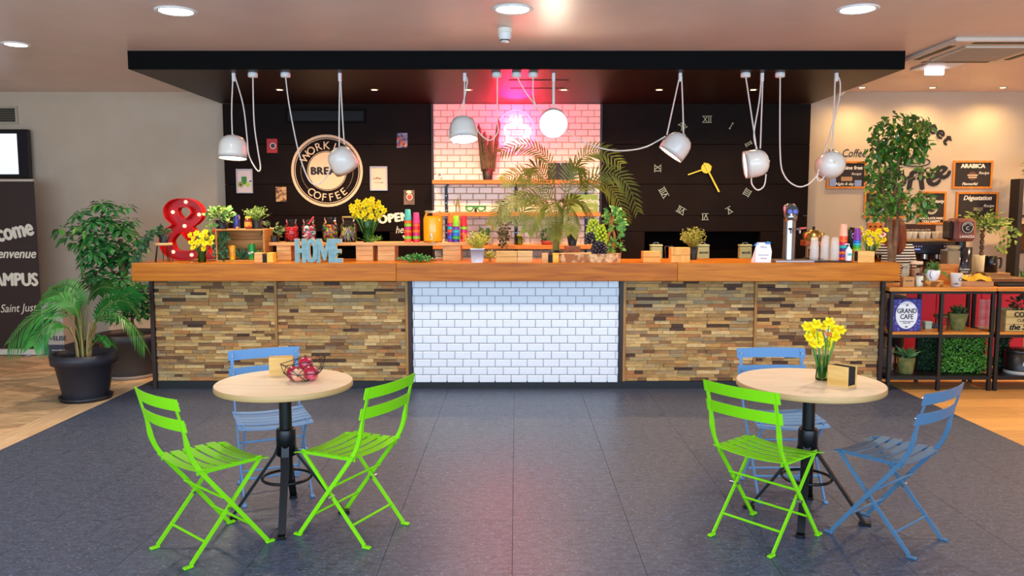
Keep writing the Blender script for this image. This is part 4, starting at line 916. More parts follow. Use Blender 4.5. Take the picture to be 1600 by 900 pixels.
p = at(575, 379, 7.42); SZ = 1.332; vase('glass_vase', (p.x, 7.42, SZ), [(0, .002), (.045, .002), (.048, .01), (.048, .195)], 'tall glass cylinder vase beside the last candy jar', GREENGLASS, .13, .042)
bouquet((p.x, 7.42, SZ), .045, .2, cluster(575, 328, 29, 17, 26, 7.42), 'tall cylinder vase behind the HOME sign', 'daffodils in the tall cylinder vase', .038)
p = at(1284, 594, 4.13); dv = p; vase('glass_vase', (p.x, 4.13, TZ), [(0, .002), (.03, .002), (.034, .01), (.028, .07), (.026, .085), (.032, .135)], 'small glass vase on the right bistro table', GREENGLASS, .07, .022)
bouquet((p.x, 4.13, TZ), .028, .13, cluster(1285, 521, 30, 22, 15, 4.13), 'vase on the right bistro table', 'daffodils on the bistro table', .034, (0, -1, .2), {0: 'white daffodil in the middle of the bouquet on the right table'})
p = at(1360, 397, 7.4); t = vase('glass_vase', (p.x, 7.4, CZ), [(0, .002), (.04, .002), (.045, .02), (.04, .15)], 'glass vase at the right end of the bar in front of the barista', GREENGLASS, .1, .034)
bouquet((p.x, 7.4, CZ), .035, .16, cluster(1364, 372, 22, 13, 13, 7.4) + [at(1384, 360, 7.4), at(1344, 358, 7.4), at(1345, 366, 7.36), at(1380, 368, 7.36)], 'vase before the barista', 'daffodils at the right end of the bar', .034, (0, -1, .1), {15: 'white daffodil with orange trumpet at the left of the right bar bouquet', 16: 'white daffodil with orange trumpet at the right of the right bar bouquet'})
# ---- wooden crate and what it holds
a, b = at(336, 358, 7.2), at(414, 410, 7.2); cw2, chh = (b.x - a.x) / 2, a.z - CZ; cx = (a.x + b.x) / 2
CRW = wood('#b06a2c', '#d79a52', (.8, 10, 10), 4, .6, rnd=.12); t = thing('wooden_crate', 'open wooden crate lying on its side on the bar', 'crate', (cx, 7.2, CZ))
for z0, z1 in ((.012, .1), (.104, .19), (.194, chh - .014)): MB().box(-cw2 + .012, cw2 - .012, .25, .262, z0, z1, .001).build('back_slat', CRW, t)
MB().box(-cw2, cw2, 0, .262, 0, .012, .002).build('bottom', CRW, t); MB().box(-cw2, cw2, 0, .262, chh - .013, chh, .002).build('lid_side', CRW, t)
for x in (-cw2, cw2 - .012): MB().box(x, x + .012, 0, .25, .0125, chh - .0135, .001).build('end', CRW, t)
def can(loc, r, h, m, label, top=SILVER, word=None, name='drinks_can'):
    t = thing(name, label, 'can', loc); MB().lathe([(r * .85, 0), (r, .008), (r, h - .008), (r * .85, h - .002)], 20, cap=False).build('body', m, t); MB().lathe([(0, .001), (r * .86, .001)], 16, cap=False).lathe([(0, h - .005), (r * .8, h - .005), (r * .86, h)], 16, cap=False).build('ends', top, t)
    if word: txt(word, r * .9, t, TEXTW, (0, -r - .001, h * .4), rot=.25, shear=.3, offset=.001, sx=.8)
    return t
X = lambda px, Y: at(px, 400, Y).x
can((X(363, 7.3), 7.3, CZ + .012), .031, .135, mat('#e8761a', .35, noise=(22, '#f3c52a')), 'orange drinks can inside the wooden crate'); can((X(394, 7.3), 7.3, CZ + .012), .031, .145, mat('#0f8a3a', .3, noise=(12, '#7cc43a', .5, .8)), 'green drinks can inside the wooden crate', word='Sprite')
CTOP = CZ + chh
can((X(371.5, 7.28), 7.28, CTOP), .03, .13, mat('#2a2f78', .3, noise=(24, '#c9a24a', .55, .62)), 'tall dark blue can on top of the wooden crate')
t = thing('jam_jar', 'small jam jar with yellow lid on top of the wooden crate', 'jar', (X(389.5, 7.28), 7.28, CTOP)); MB().lathe([(0, .001), (.03, .001), (.033, .01), (.033, .075), (.024, .095), (0, .095)], 20, cap=False).build('body', mat('#7d2414', .2, coat=.5), t); MB().lathe([(.0335, .02), (.0335, .065)], 20, cap=False).build('label_band', mat('#d99a2a', .5, noise=(18, '#c4431c', .5, .6)), t); MB().lathe([(.026, .095), (.026, .113), (0, .114)], 20, cap=False).build('lid', mat('#d9b42a', .4), t)
t = thing('potted_pothos', 'variegated pothos standing on the left of the wooden crate', 'plant', (X(349, 7.32), 7.32, CTOP)); small_pot(t, .05, .06, .08); mb = bush(MB(), (0, -.02, .12), (.11, .08, .075), 90, .06, .04, .6); vine(mb, [(-.03, -.07, .05), (-.08, -.1, .0), (-.12, -.12, -.08)], .05, 16, .03); mb.build('foliage', VARG, t, kind='stuff')
t = thing('potted_shrub', 'fine leaved plant in a black pot on the right of the wooden crate', 'plant', (X(403, 7.36), 7.36, CTOP)); small_pot(t, .045, .055, .08); sprigs(MB(), (0, 0, .07), 46, .13, .13, .022, .009, 9).build('foliage', mat('#5d7d2a', .5, noise=(40, '#8fa844')), t, kind='stuff')
t = thing('trailing_ivy', 'dark ivy hanging inside the left of the wooden crate', 'plant', (X(349, 7.28), 7.28, CZ + .012)); mb = MB()
for k in range(7): x = R.uniform(-.045, .055); vine(mb, [(x, 0, .25), (x + R.uniform(-.02, .02), -.05, .15), (x + R.uniform(-.02, .03), -.06, .02)], .036, 20, .03)
mb.build('foliage', IVYD, t, kind='stuff')
t = thing('aloe_plant', 'small spiky aloe inside the wooden crate', 'plant', (X(378, 7.34), 7.34, CZ + .012)); mb = MB()
for k in range(13): a_ = k * 2.4; d = V((math.cos(a_), math.sin(a_) * .6, R.uniform(.3, 1.6))).normalized(); mb.leaf((0, 0, .0), d, R.uniform(.09, .17), .022, (0, -1, .3), .3, .1)
mb.build('leaves', mat('#2a5230', .45), t)
t = thing('small_succulent', 'tiny green succulent at the right inside the wooden crate', 'plant', (X(406, 7.25), 7.25, CZ + .012)); small_pot(t, .022, .028, .05); bush(MB(), (0, 0, .065), (.03, .03, .02), 26, .025, .016).build('leaves', VARG, t, kind='stuff')
# ---- napkin blocks on the bar
def block_holder(px0, px1, py0, label, Y=7.06, slot=.55):
    a, b = at(px0, py0, Y), at(px1, 412, Y); w2 = (b.x - a.x) / 2; hh = a.z - CZ; t = thing('napkin_holder', label, 'napkin holder', ((a.x + b.x) / 2, Y, CZ)); xs_ = w2 * (2 * slot - 1)
    MB().box(-w2, xs_ - .02, 0, .1, 0, hh, .002).build('left_block', PINEH, t); MB().box(xs_ + .02, w2, 0, .1, 0, hh, .002).build('right_block', wood('#d9a020', '#efc04a', (1, 8, 8), 3, .5), t); MB().box(xs_ - .02, xs_ + .02, .004, .1, 0, hh - .012, .001).build('napkins', mat('#1a1414', .8), t)
block_holder(397, 427, 395, 'small wooden napkin holder in front of the wooden crate'); block_holder(847, 873, 396, 'small wooden napkin holder left of the bark slab', slot=.5)
def wood_block(px0, px1, py0, py1, Y, label, m=PINE, dp=.12, z=None, group=None, name='wooden_box'):
    a, b = at(px0, py0, Y), at(px1, py1, Y); z = CZ if z is None else z; w2 = (b.x - a.x) / 2; hh = a.z - z; t = thing(name, label, 'box', ((a.x + b.x) / 2, Y, z), group=group)
    MB().box(-w2, w2, 0, dp, 0, hh * .5 - .0008, .002).build('lower_board', m, t); MB().box(-w2, w2, 0, dp, hh * .5 + .0008, hh, .002).build('upper_board', m, t); return t
# raised plank on blocks
PLY = 7.34
for i, (x0, x1, lb) in enumerate(((432, 455, 'left of the HOME sign'), (556, 583, 'right of the HOME sign'), (590, 617, 'below the OPEN lettering'), (692, 720, 'under the cup stacks left of the white pot'))):
    a, b = at(x0, 384, PLY), at(x1, 411, PLY); t = thing('wooden_box', 'pale wooden box carrying the raised plank, ' + lb, 'box', ((a.x + b.x) / 2, PLY, CZ), group='boxes under the raised plank'); w2 = (b.x - a.x) / 2; hh = SZ - .03 - CZ
    for k in range(3): MB().box(-w2, w2, 0, .012, hh * k / 3 + .0005, hh * (k + 1) / 3 - .0005, .001).build('front_board', PINE if i % 2 == 0 else PINEH, t)
    MB().box(-w2, w2, .012, .22, 0, hh).build('body', PINE, t)
a, b = at(413, 380, PLY), at(735, 380, PLY); t = thing('raised_plank', 'long wooden plank raised on boxes carrying the candy jars', 'shelf', ((a.x + b.x) / 2, PLY, SZ - .03)); MB().box(-(b.x - a.x) / 2, (b.x - a.x) / 2, -.015, .26, 0, .03, .003).build('board', PINEH, t)
# aglaonema
t = thing('leafy_plant', 'broad leaved green plant left of the candy jars', 'plant', (X(429, 7.45), 7.45, SZ)); small_pot(t, .045, .055, .06); mb = MB()
for k in range(46): a_ = R.uniform(0, 2 * PI); d = V((math.cos(a_), math.sin(a_), R.uniform(.1, 1.8))).normalized(); q = V((0, 0, .05)) + d * R.uniform(.03, .12); mb.leaf(q, d + V((0, 0, -.4)), .075, .035)
mb.build('leaves', mat('#3d5a2c', .45, noise=(30, '#8a9a55', .45, .65)), t, kind='stuff')
# ---- candy jars
def candy_jar(px0, px1, py, label, cols, shape, fillz=.75):
    Y = 7.43; a, b = at(px0, py, Y), at(px1, 379, Y); r = (b.x - a.x) / 2; h = a.z - SZ; t = thing('candy_jar', label, 'jar', ((a.x + b.x) / 2, Y, SZ), group='candy jars on the raised plank')
    MB().lathe([(0, .003), (r * .9, .003), (r, .012), (r, h * .66), (r * .72, h * .82), (r * .68, h * .86), (r * .76, h * .88), (r * .76, h)], 28, cap=False).build('glass_wall', GLASS, t)
    ms = [mat(c_, .3) for c_ in cols]; mb = MB()
    for k in range(150 if shape != 'stick' else 60):
        q = math.sqrt(R.random()) * r * .84; a_ = R.uniform(0, 2 * PI); z = R.uniform(.02, h * fillz * .85); mb.mi = R.randrange(len(ms)); c_ = V((q * math.cos(a_), q * math.sin(a_), z))
        if shape == 'ball': mb.ball(c_, r * .17, 6, 4)
        elif shape == 'stick': d = V((R.uniform(-.5, .5), R.uniform(-.3, .3), 1)).normalized() * r * .45; c_.z = R.uniform(r * .5, h * .5); mb.tube([c_ - d, c_ + d], r * .09, 5)
        else: d = rdir(-.5, .5) * r * .28; c_.x *= .8; c_.y *= .8; mb.tube([c_ - d, c_ + d], r * .1, 5)
    mb.build('candies', ms, t, kind='stuff'); return t, r, h
candy_jar(444, 467, 343, 'glass jar of round red sweets, leftmost candy jar', ['#d81a1c', '#e8382e', '#c21014'], 'ball')
t, r, h = candy_jar(470, 495, 343, 'glass jar of striped red and white sweets with a red scoop', ['#d3202c', '#f0e2dc', '#e84050', '#f4eee6', '#2f8a7a'], 'mix', .8); MB().bar([(0, 0, h * .8), (.05, -.01, h * 1.12)], .03, .012, (0, 1, 0)).build('scoop', mat('#d42a20', .4), t)
candy_jar(503, 529, 340, 'glass jar of multicoloured gum balls above the HOME sign', ['#3f9a2a', '#e8b41c', '#b01c24', '#4a2a78', '#e8701c', '#2a6a9a', '#a8c42a'], 'ball', .8)
t, r, h = candy_jar(531, 558, 340, 'glass jar of candy sticks with a cork lid, rightmost candy jar', ['#7a9a2a', '#c98a6a', '#8a6a9a', '#d9c46a', '#9a7a8a'], 'stick', .6); MB().lathe([(r * .7, h), (r * .72, h + .012), (0, h + .014)], 20, cap=False).build('lid', mat('#c9a24a', .6), t)
# ---- HOME letters
Y = 7.08; a, b = at(461, 373, Y), at(537, 412, Y); hh = a.z - CZ; t = thing('metal_letters', 'pale blue metal HOME sign standing on the bar', 'sign', ((a.x + b.x) / 2, Y, CZ)); HB = mat('#6a8f95', .4, noise=(20, '#7aa0a4')); HC = mat('#d9c89a', .4)
xs0 = -(b.x - a.x) / 2; u = (b.x - a.x) / 76
def lcont(ch):
    if ch == 'H': return [[(0, 0), (7, 0), (7, 16), (11, 16), (11, 0), (18, 0), (18, 39), (11, 39), (11, 23), (7, 23), (7, 39), (0, 39)]]
    if ch == 'O': return [[(10 + 10 * math.cos(k * PI / 14), 19.5 + 19.5 * math.copysign(abs(math.sin(k * PI / 14)) ** .75, math.sin(k * PI / 14))) for k in range(28)], [(10 + 2.8 * math.cos(k * PI / 14), 19.5 + 13 * math.sin(k * PI / 14)) for k in range(28)]]
    if ch == 'M': return [[(0, 0), (6, 0), (6, 22), (11, 3), (14, 3), (19, 22), (19, 0), (26, 0), (26, 39), (18, 39), (12.5, 19), (7, 39), (0, 39)]]
    return [[(0, 0), (16, 0), (16, 7), (7, 7), (7, 16), (14, 16), (14, 22), (7, 22), (7, 32), (15, 32), (15, 39), (0, 39)]]
for ch, off in (('H', 0), ('O', 16.5), ('M', 34), ('E', 59)):
    ct = [[(xs0 + (x + off) * u, y * hh / 39) for x, y in c_] for c_ in lcont(ch)]; L_ = MB().mesh(shape_mesh(ct, .02), UP).build('letter', HC, t, (0, -.008 if ch in 'OE' else 0, 0)); MB().mesh(shape_mesh(ct, .001), UP).build('face', HB, L_, (0, -.0215, 0))
    for yy in (4, 12, 20, 28):
        for xx in ((3.5, 14.5) if ch == 'H' else (2.2, 17.8) if ch == 'O' else (3, 22.5) if ch == 'M' else (3.5,)): disc_mb(MB(), .0028, -.0238, -.0222, (xs0 + (xx + off) * u, 0, yy * hh / 39), 6).build('bulb_hole', INK, L_)
# small grass at the vase foot, garland on the bar
t = tag(sprigs(MB(), (0, 0, 0), 40, .05, .11, .035, .006, 2).build('grass_tuft', GRASS, None, (X(580, 7.36), 7.375, SZ)), 'green grass tuft at the foot of the tall cylinder vase', 'plant', kind='stuff')
mb = bush(MB(), (0, 0, .03), (.16, .06, .03), 260, .028, .018, .4, .2); tag(mb.build('boxwood_garland', mat('#1f5a24', .45, noise=(40, '#4f9a3f')), None, (X(651, 7.1), 7.12, CZ + .004)), 'low green boxwood garland on the bar below the cup stacks', 'plant', kind='stuff')
mb = bush(MB(), (0, 0, .04), (.1, .04, .035), 90, .03, .02, .4, .2); tag(mb.build('boxwood_garland', mat('#1f5a24', .45, noise=(40, '#4f9a3f')), None, (X(512, 7.2), 7.26, CZ + .012)), 'green foliage peeping out behind the HOME sign', 'plant', kind='stuff')
# ---- stacked plastic cups
CUPC = dict(turquoise='#4fb8a8', orange='#ee6a1c', lime='#8fc21a', magenta='#d4146a', red='#e01c28', pink='#e83a78', purple='#7a2a9a', blue='#1f6ad0', green='#3aa82a', teal='#1fb0b8', coral='#f0542a', navy='#3a2a8a', peach='#f2b49a')
ORD = ['topmost', 'second', 'third', 'fourth', 'fifth', 'sixth', 'seventh', 'eighth', 'ninth', 'tenth', 'eleventh', 'twelfth']
def cup_mesh(r0, r1, h, m): return MB().lathe([(r1 - .003, .001), (r1, 0), (r1, .004), (r0, h - .004), (r0 - .004, h), (0, h), (0, h - .003), (r0 - .004, h - .004)], 20, cap=False).data('plastic_cup', m)
def cup_stack(px, Y, z, cols, where, r=.034, h=.1, step=.029):
    n = len(cols)
    for i, c_ in enumerate(cols):
        o = obj('plastic_cup', cup_mesh(r * .74, r, h, mat(CUPC[c_], .35)), None, (X(px, Y), Y, z + step * (n - 1 - i)))
        tag(o, '%s plastic cup, %s in the stack %s' % (c_, ORD[i] if i else 'topmost', where), 'cup', 'stacked coloured plastic cups')
cup_stack(638, 7.4, SZ, ['turquoise', 'orange', 'lime', 'magenta', 'orange', 'red', 'lime', 'coral'], 'next to the OPEN lettering'); cup_stack(651, 7.4, SZ, ['pink', 'coral', 'red', 'orange', 'magenta', 'lime', 'red'], 'touching the left of the juice dispenser')
cup_stack(705, 7.46, SZ, ['orange', 'magenta', 'teal', 'coral', 'purple', 'blue', 'purple'], 'just right of the juice dispenser'); cup_stack(713, 7.385, SZ, ['lime', 'purple', 'teal', 'blue', 'green', 'navy'], 'foremost right of the dispenser'); cup_stack(725, 7.45, SZ, ['red', 'lime', 'magenta', 'coral', 'red', 'coral'], 'farthest right of the juice dispenser')
# juice dispenser
Y = 7.4; a, b = at(661, 329, Y), at(692, 379, Y); r = (b.x - a.x) / 2; h = a.z - SZ; t = thing('juice_dispenser', 'glass drinks dispenser full of orange juice with a tap', 'dispenser', ((a.x + b.x) / 2, Y, SZ))
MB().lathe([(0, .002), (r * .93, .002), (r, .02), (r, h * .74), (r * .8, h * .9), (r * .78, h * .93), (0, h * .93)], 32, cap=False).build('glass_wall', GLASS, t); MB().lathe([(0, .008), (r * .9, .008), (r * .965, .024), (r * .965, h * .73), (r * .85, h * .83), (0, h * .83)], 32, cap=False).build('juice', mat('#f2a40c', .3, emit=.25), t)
MB().lathe([(r * .8, h * .93), (r * .8, h), (0, h)], 32, cap=False).build('lid', mat('#b8a88a', .35, .6), t); tp = MB().tube([(0, -r - .002, .05), (0, -r - .03, .05), (0, -r - .035, .03)], .008, 8).build('tap', CHROME, t); MB().box(-.006, .006, -r - .036, -r - .024, .055, .085, .002).build('lever', CHROME, tp)
# white pot with yellow plant
t = thing('potted_shrub', 'yellow green sprig plant in a square white pot on the bar', 'plant', (X(746, 7.1), 7.1, CZ)); MB().lathe([(.07, 0), (.084, .115), (.088, .115), (.088, .125), (.078, .125), (.075, .1)], 4).build('pot', mat('#eceaf0', .35), t, rot=(0, 0, PI / 4)); MB().box(-.05, .05, -.05, .05, .1, .105).build('soil', SOIL, t); sprigs(MB(), (0, 0, .1), 60, .17, .15, .022, .011, 9).build('foliage', YELG, t, kind='stuff')
t = thing('trailing_plant', 'yellow green trailing sprig behind the white pot', 'plant', (X(766, 7.3), 7.3, CZ)); sprigs(MB(), (0, 0, 0), 20, .09, .1, .02, .011, 7).build('foliage', YELG, t, kind='stuff')
wood_block(775, 808, 393, 411, 7.1, 'low wooden drawer box, left of the pair beside the white pot', wood('#c4883a', '#dfae62', (1, 8, 8), 3, .5)); wood_block(808.6, 832, 393, 410, 7.1, 'low wooden drawer box, right of the pair beside the white pot', wood('#d09a52', '#e6bb80', (1, 8, 8), 3, .5))
wood_block(1005, 1032, 393, 411, 7.08, 'low wooden box on the bar left of the taller box', wood('#d9892c', '#efae52', (1, 8, 8), 3, .45)); wood_block(1049, 1078, 387, 413, 7.06, 'taller wooden box on the bar in front of the potted shrub', wood('#d98a30', '#f0b45c', (8, 8, 1), 3, .45))
# ---- bar palm
t = thing('potted_palm', 'tall olive palm in a black pot in the middle of the bar', 'plant', (X(869, 7.52), 7.53, CZ)); small_pot(t, .055, .066, .09); PO = [mat('#6f6a24', .5), mat('#5c6420', .45, noise=(4, '#8a842a'))]
for k in range(7): a_ = R.uniform(0, 6.28); MB().tube([(.02 * math.cos(a_), .02 * math.sin(a_), .08), (.03 * math.cos(a_), .03 * math.sin(a_), .22), (.04 * math.cos(a_), .03 * math.sin(a_), .36)], [.011, .009, .006], 5).build('stalk', mat('#7d7a3a', .7), t)
PB = t.location.copy()
for pts, dy, roll in (([(871, 375), (868, 310), (862, 262), (845, 238), (815, 226), (783, 238)], -.1, 1.0), ([(871, 375), (864, 320), (845, 288), (815, 272), (786, 282)], -.2, 1.2), ([(871, 375), (860, 325), (838, 305), (812, 315), (800, 345)], -.25, .9), ([(871, 375), (852, 322), (815, 310), (785, 325), (768, 350)], .05, 1.1),
                      ([(874, 375), (886, 310), (900, 268), (915, 242), (940, 236), (970, 256)], .1, 1.1), ([(874, 375), (890, 315), (920, 280), (952, 270), (980, 288), (997, 330)], -.2, 1.2), ([(874, 375), (900, 305), (935, 285), (962, 305), (978, 345)], -.05, 1.0), ([(872, 375), (873, 320), (868, 318), (866, 345), (868, 372)], -.3, .3),
                      ([(874, 375), (883, 320), (900, 312), (918, 330), (932, 352)], -.3, .8), ([(872, 375), (860, 325), (846, 322), (832, 340), (824, 362)], -.3, .8), ([(874, 375), (881, 310), (890, 270), (903, 262), (914, 285)], -.15, 1.0), ([(872, 375), (866, 305), (848, 270), (832, 262), (815, 290)], .1, 1.0), ([(873, 375), (880, 325), (888, 318), (893, 340), (892, 365)], -.32, .5)):
    frond_path(pts, [dy * k / (len(pts) - 1) for k in range(len(pts))], 22, .175, .016, roll, PB=PB).build('frond', PO, t)
# logs, grapes, driftwood
LOGB = mat('#7a5a44', .9, noise=(14, '#a85a3a', .4, .6), bump=.5, bscale=20)
a, b = at(881, 384, 7.42), at(908, 400, 7.42); t = thing('log_section', 'upright piece of log under the black pot of grass', 'log', ((a.x + b.x) / 2, 7.44, CZ)); lh = a.z - CZ; MB().lathe([(.074, 0), (.077, lh * .3), (.075, lh)], 20, cap=False).build('bark', LOGB, t); MB().lathe([(0, lh), (.075, lh)], 20, cap=False).build('cut_face', wood('#b98a5a', '#d9b080', (5, 5, 5), 4, .7), t)
t = thing('potted_grass', 'green grass in a tall black pot on the log piece', 'plant', ((a.x + b.x) / 2, 7.44, CZ + lh)); small_pot(t, .035, .055, .11); mb = MB()
for k in range(150): a_ = R.uniform(0, 6.28); q = R.random() * .045; s_ = V((q * math.cos(a_), q * math.sin(a_), .1)); mb.leaf(s_, V((q * 6 * math.cos(a_), q * 6 * math.sin(a_), 1)), R.uniform(.06, .1), .006)
mb.build('blades', GRASS, t, kind='stuff')
Y = 7.06; a, b = at(873, 397, Y), at(973, 411, Y); t = thing('bark_slab', 'wide half round wooden slab with bark edge on the bar', 'wood slab', ((a.x + b.x) / 2, Y + .14, CZ)); w2 = (b.x - a.x) / 2; hh = a.z - CZ
n = 40; o_ = [(w2 * math.cos(2 * PI * k / n) * (1 + .02 * math.sin(5 * k)), .14 * math.sin(2 * PI * k / n) * (1 + .03 * math.sin(3 * k))) for k in range(n)]
MB().add([(x, y, 0) for x, y in o_] + [(x * 1.01, y * 1.01, hh) for x, y in o_], [(k, (k + 1) % n, n + (k + 1) % n, n + k) for k in range(n)] + [list(range(n))[::-1]]).build('bark', mat('#a3663a', .85, noise=(16, '#e0bb8a', .45, .6), bump=.4, bscale=30), t); MB().add([(x, y, hh) for x, y in o_], [list(range(n))]).build('cut_face', wood('#c99a62', '#e6c490', (2, 5, 5), 4, .6), t)
def grapes(px, py0, py1, Y, wpx, m, label, n):
    a, b = at(px, py0, Y), at(px, py1, Y); H = a.z - b.z; t = thing('grape_bunch', label, 'grapes', b); mb = MB()
    for k in range(n): f = (k + .5) / n; z = H * (1 - f); rr = S(wpx / 2, Y) * (math.sin(PI * (.2 + .75 * (1 - f))) ** .6); a_ = k * 2.4; mb.ball((rr * math.cos(a_), rr * .7 * math.sin(a_), max(.014, z)), .0145, 8, 5)
    mb.build('grapes', m, t, kind='stuff'); MB().tube([(0, 0, H * .5), (0, 0, H), (.02, .01, H + .03)], .003, 5).build('stem', BARK, t)
GG = mat('#b3c41c', .25, coat=.4); BG = mat('#1c1020', .25, coat=.5); slabz = CZ + hh
grapes(927, 343, 375, 7.2, 19, GG, 'upper bunch of green plastic grapes hanging beside the driftwood', 55); grapes(939, 352, 386, 7.16, 17, GG, 'lower bunch of green plastic grapes hanging beside the driftwood', 50)
grapes(923, 364, 382, 7.16, 14, BG, 'small bunch of black grapes under the green ones', 30); grapes(936, 377, 399, 7.13, 22, BG, 'large bunch of black grapes resting on the bark slab', 60)
t = thing('driftwood_vine', 'upright driftwood covered in green vine at the right of the grapes', 'plant', (X(955, 7.22), 7.22, slabz)); mb = MB()
mb.tube(smooth_path([(-.03, 0, 0), (-.04, 0, .12), (-.01, 0, .22), (-.02, .02, .36)], 5), [.022] * 6 + [.016] * 10, 7); mb.tube(smooth_path([(.0, 0, 0), (.03, 0, .14), (0, 0, .26), (.03, 0, .36)], 5), [.012] * 16, 6); mb.tube(smooth_path([(.09, 0, 0), (.08, 0, .12), (.04, 0, .25), (.07, 0, .36)], 5), .003, 4); mb.build('branch', wood('#a8622c', '#d08a4a', (6, 6, 1), 4, .8), t)
mb = bush(MB(), (.02, -.02, .3), (.1, .06, .1), 90, .05, .04, .3); vine(mb, [(.06, -.04, .34), (.1, -.05, .25), (.08, -.05, .17)], .04, 26, .03); bush(mb, (.03, -.02, .08), (.09, .05, .07), 50, .045, .035); mb.build('foliage', mat('#2f7a2f', .45, noise=(25, '#86b03a')), t, kind='stuff')
t = thing('potted_shrub', 'yellow green shrub in a black pot behind the taller wooden box', 'plant', (X(1084, 7.5), 7.52, CZ)); small_pot(t, .03, .045, .12); sprigs(MB(), (0, 0, .1), 70, .2, .14, .022, .012, 9).build('foliage', mat('#7a8a24', .5, noise=(40, '#a89a3a')), t, kind='stuff')
# ------------------------------------------------------------------ on the wall shelves
def shelf_at(px, z, y=9.13): return V((px_x(px, y, z), y, z))
def cactus_stem(mb, base, tip, r, ribs=9):
    b, tp = V(base), V(tip); d = (tp - b); n = 10; q = d.to_track_quat('Z', 'Y'); vs = []; fs = []; m = ribs * 2
    for i in range(n + 1):
        f = i / n; rr = r * (1 if f < .85 else math.sqrt(max(.02, 1 - ((f - .85) / .15) ** 2)))
        for k in range(m): a = 2 * PI * k / m; e = rr * (1 if k % 2 else .8); vs.append(b + d * f + q @ V((e * math.cos(a), e * math.sin(a), 0)))
    for i in range(n):
        for k in range(m): fs.append((i * m + k, i * m + (k + 1) % m, i * m + m + (k + 1) % m, i * m + m + k))
    mb.add(vs, fs); mb.add(vs[-m:], [list(range(m))]); return mb
p = shelf_at(762, 1.973); t = thing('potted_cactus', 'tall dark cactus in a black pot on the upper shelf', 'plant', p); small_pot(t, .05, .065, .125)
CA = mat('#3f3a26', .6, noise=(30, '#5d5a34')); k_ = 9.13 / F
for x0, x1, y0, y1, r in ((755, 748, 264, 194, .024), (770, 780, 262, 188, .024), (759, 757, 264, 206, .026), (766, 767, 264, 212, .026), (763, 764, 264, 224, .022), (757, 752, 262, 232, .022)):
    cactus_stem(MB(), ((x0 - 762) * k_, R.uniform(-.02, .02), .1), ((x1 - 762) * k_, R.uniform(-.02, .02), .12 + (264 - y1) * k_), r).build('stem', CA, t)
p = shelf_at(743, 1.608); t = thing('giant_spectacles', 'giant green toy spectacles on the middle shelf', 'spectacles', p); GSM = mat('#0c8a2c', .4, spec=.2); hw = .058
for s in (-1, 1):
    o_ = [(s * (.012 + x), z) for x, z in ((0, .05), (.01, .075), (.06, .078), (.105, .07), (.1, .03), (.07, .008), (.03, .01))]; i_ = [(s * (.012 + x), z) for x, z in ((.018, .05), (.023, .06), (.06, .061), (.088, .056), (.083, .036), (.062, .022), (.036, .024))]
    MB().mesh(shape_mesh([o_, i_], .006), UP).build('rim', GSM, t); MB().tube([(s * .112, 0, .066), (s * .1, .12, .06), (s * .09, .14, .03)], .005, 6).build('temple', GSM, t)
MB().box(-.018, .018, -.006, .006, .055, .07, .003).build('bridge', GSM, t); MB().box(-.014, .014, .012, .03, 0, .05, .002).build('stand', BLACK, t)
p = shelf_at(715, 1.608); t = thing('glass_bottle', 'slim clear bottle with a sprig at the left of the middle shelf', 'bottle', p); MB().lathe([(0, .002), (.022, .002), (.024, .01), (.024, .09), (.01, .12), (.01, .15), (.008, .15), (.008, .12), (.02, .09), (.02, .01)], 18, cap=False).build('glass_wall', GLASS, t); sprigs(MB(), (0, 0, .03), 7, .16, .018, .018, .008, 6).build('sprig', YELG, t)
p = shelf_at(1 * 811, 1.238); t = thing('mason_jar', 'small green mason jar on the lower shelf', 'jar', p); MB().lathe([(0, .002), (.036, .002), (.038, .01), (.038, .08), (.028, .1), (.028, .115)], 20, cap=False).build('glass_wall', glass('#c9d86a'), t); MB().lathe([(.03, .1), (.03, .118), (0, .118)], 20, cap=False).build('lid', mat('#8a8a4a', .5), t); MB().tube([(.036, 0, .07), (.055, 0, .065), (.055, 0, .03), (.036, 0, .025)], .005, 6).build('handle', glass('#c9d86a'), t)
p = shelf_at(757, 1.238); t = thing('potted_grass', 'dark clipped grass in a pot on the lower shelf behind the white pot', 'plant', p); mb = MB()
for x0, x1 in ((-.02, -.045), (.02, .045)): cactus_stem(mb, (x0, 0, .04), (x1, 0, .2), .026, 8)
mb.build('stems', mat('#1f4a1f', .6, noise=(60, '#3f7a3a'), bump=.5), t); small_pot(t, .035, .045, .06)
p = shelf_at(785, 1.608, 9.07); t = thing('trailing_plant', 'dark leaved plant trailing down from the middle shelf', 'plant', p); small_pot(t, .035, .045, .07); mb = bush(MB(), (0, -.02, .09), (.07, .05, .05), 40, .04, .026)
for k in range(8): x = R.uniform(-.06, .06); vine(mb, [(x * .4, -.05, .07), (x, -.11, -.02), (x + R.uniform(-.02, .02), -.12, -.2), (x * .8, -.12, -.42 + R.uniform(0, .12))], .034, 26, .02)
mb.build('foliage', mat('#2a2a1c', .5, noise=(25, '#4a4a28')), t, kind='stuff')
p = shelf_at(855, 1.238); t = thing('potted_boxwood', 'round dark green bush in a red pot on the lower shelf', 'plant', p); small_pot(t, .06, .075, .05, mat('#8a2a1c', .6)); bush(MB(), (0, 0, .11), (.085, .07, .075), 200, .028, .02, .3, .5).build('foliage', mat('#123a1c', .5, noise=(40, '#2f6a2f')), t, kind='stuff')
a, b = at(887, 304, 9.12), at(934, 333, 9.12); t = thing('shelf_sign', 'green sign with white handwriting on the middle shelf', 'sign', ((a.x + b.x) / 2, 9.12, 1.608)); w2, hh = (b.x - a.x) / 2, a.z - 1.608; MB().box(-w2, w2, 0, .02, 0, hh, .002).build('board', mat('#7d9a4a', .6), t); txt('quiches', .08, t, PRINT, (.05, -.002, hh * .52), shear=.3); txt('tartes salades', .03, t, PRINT, (.05, -.002, hh * .2))
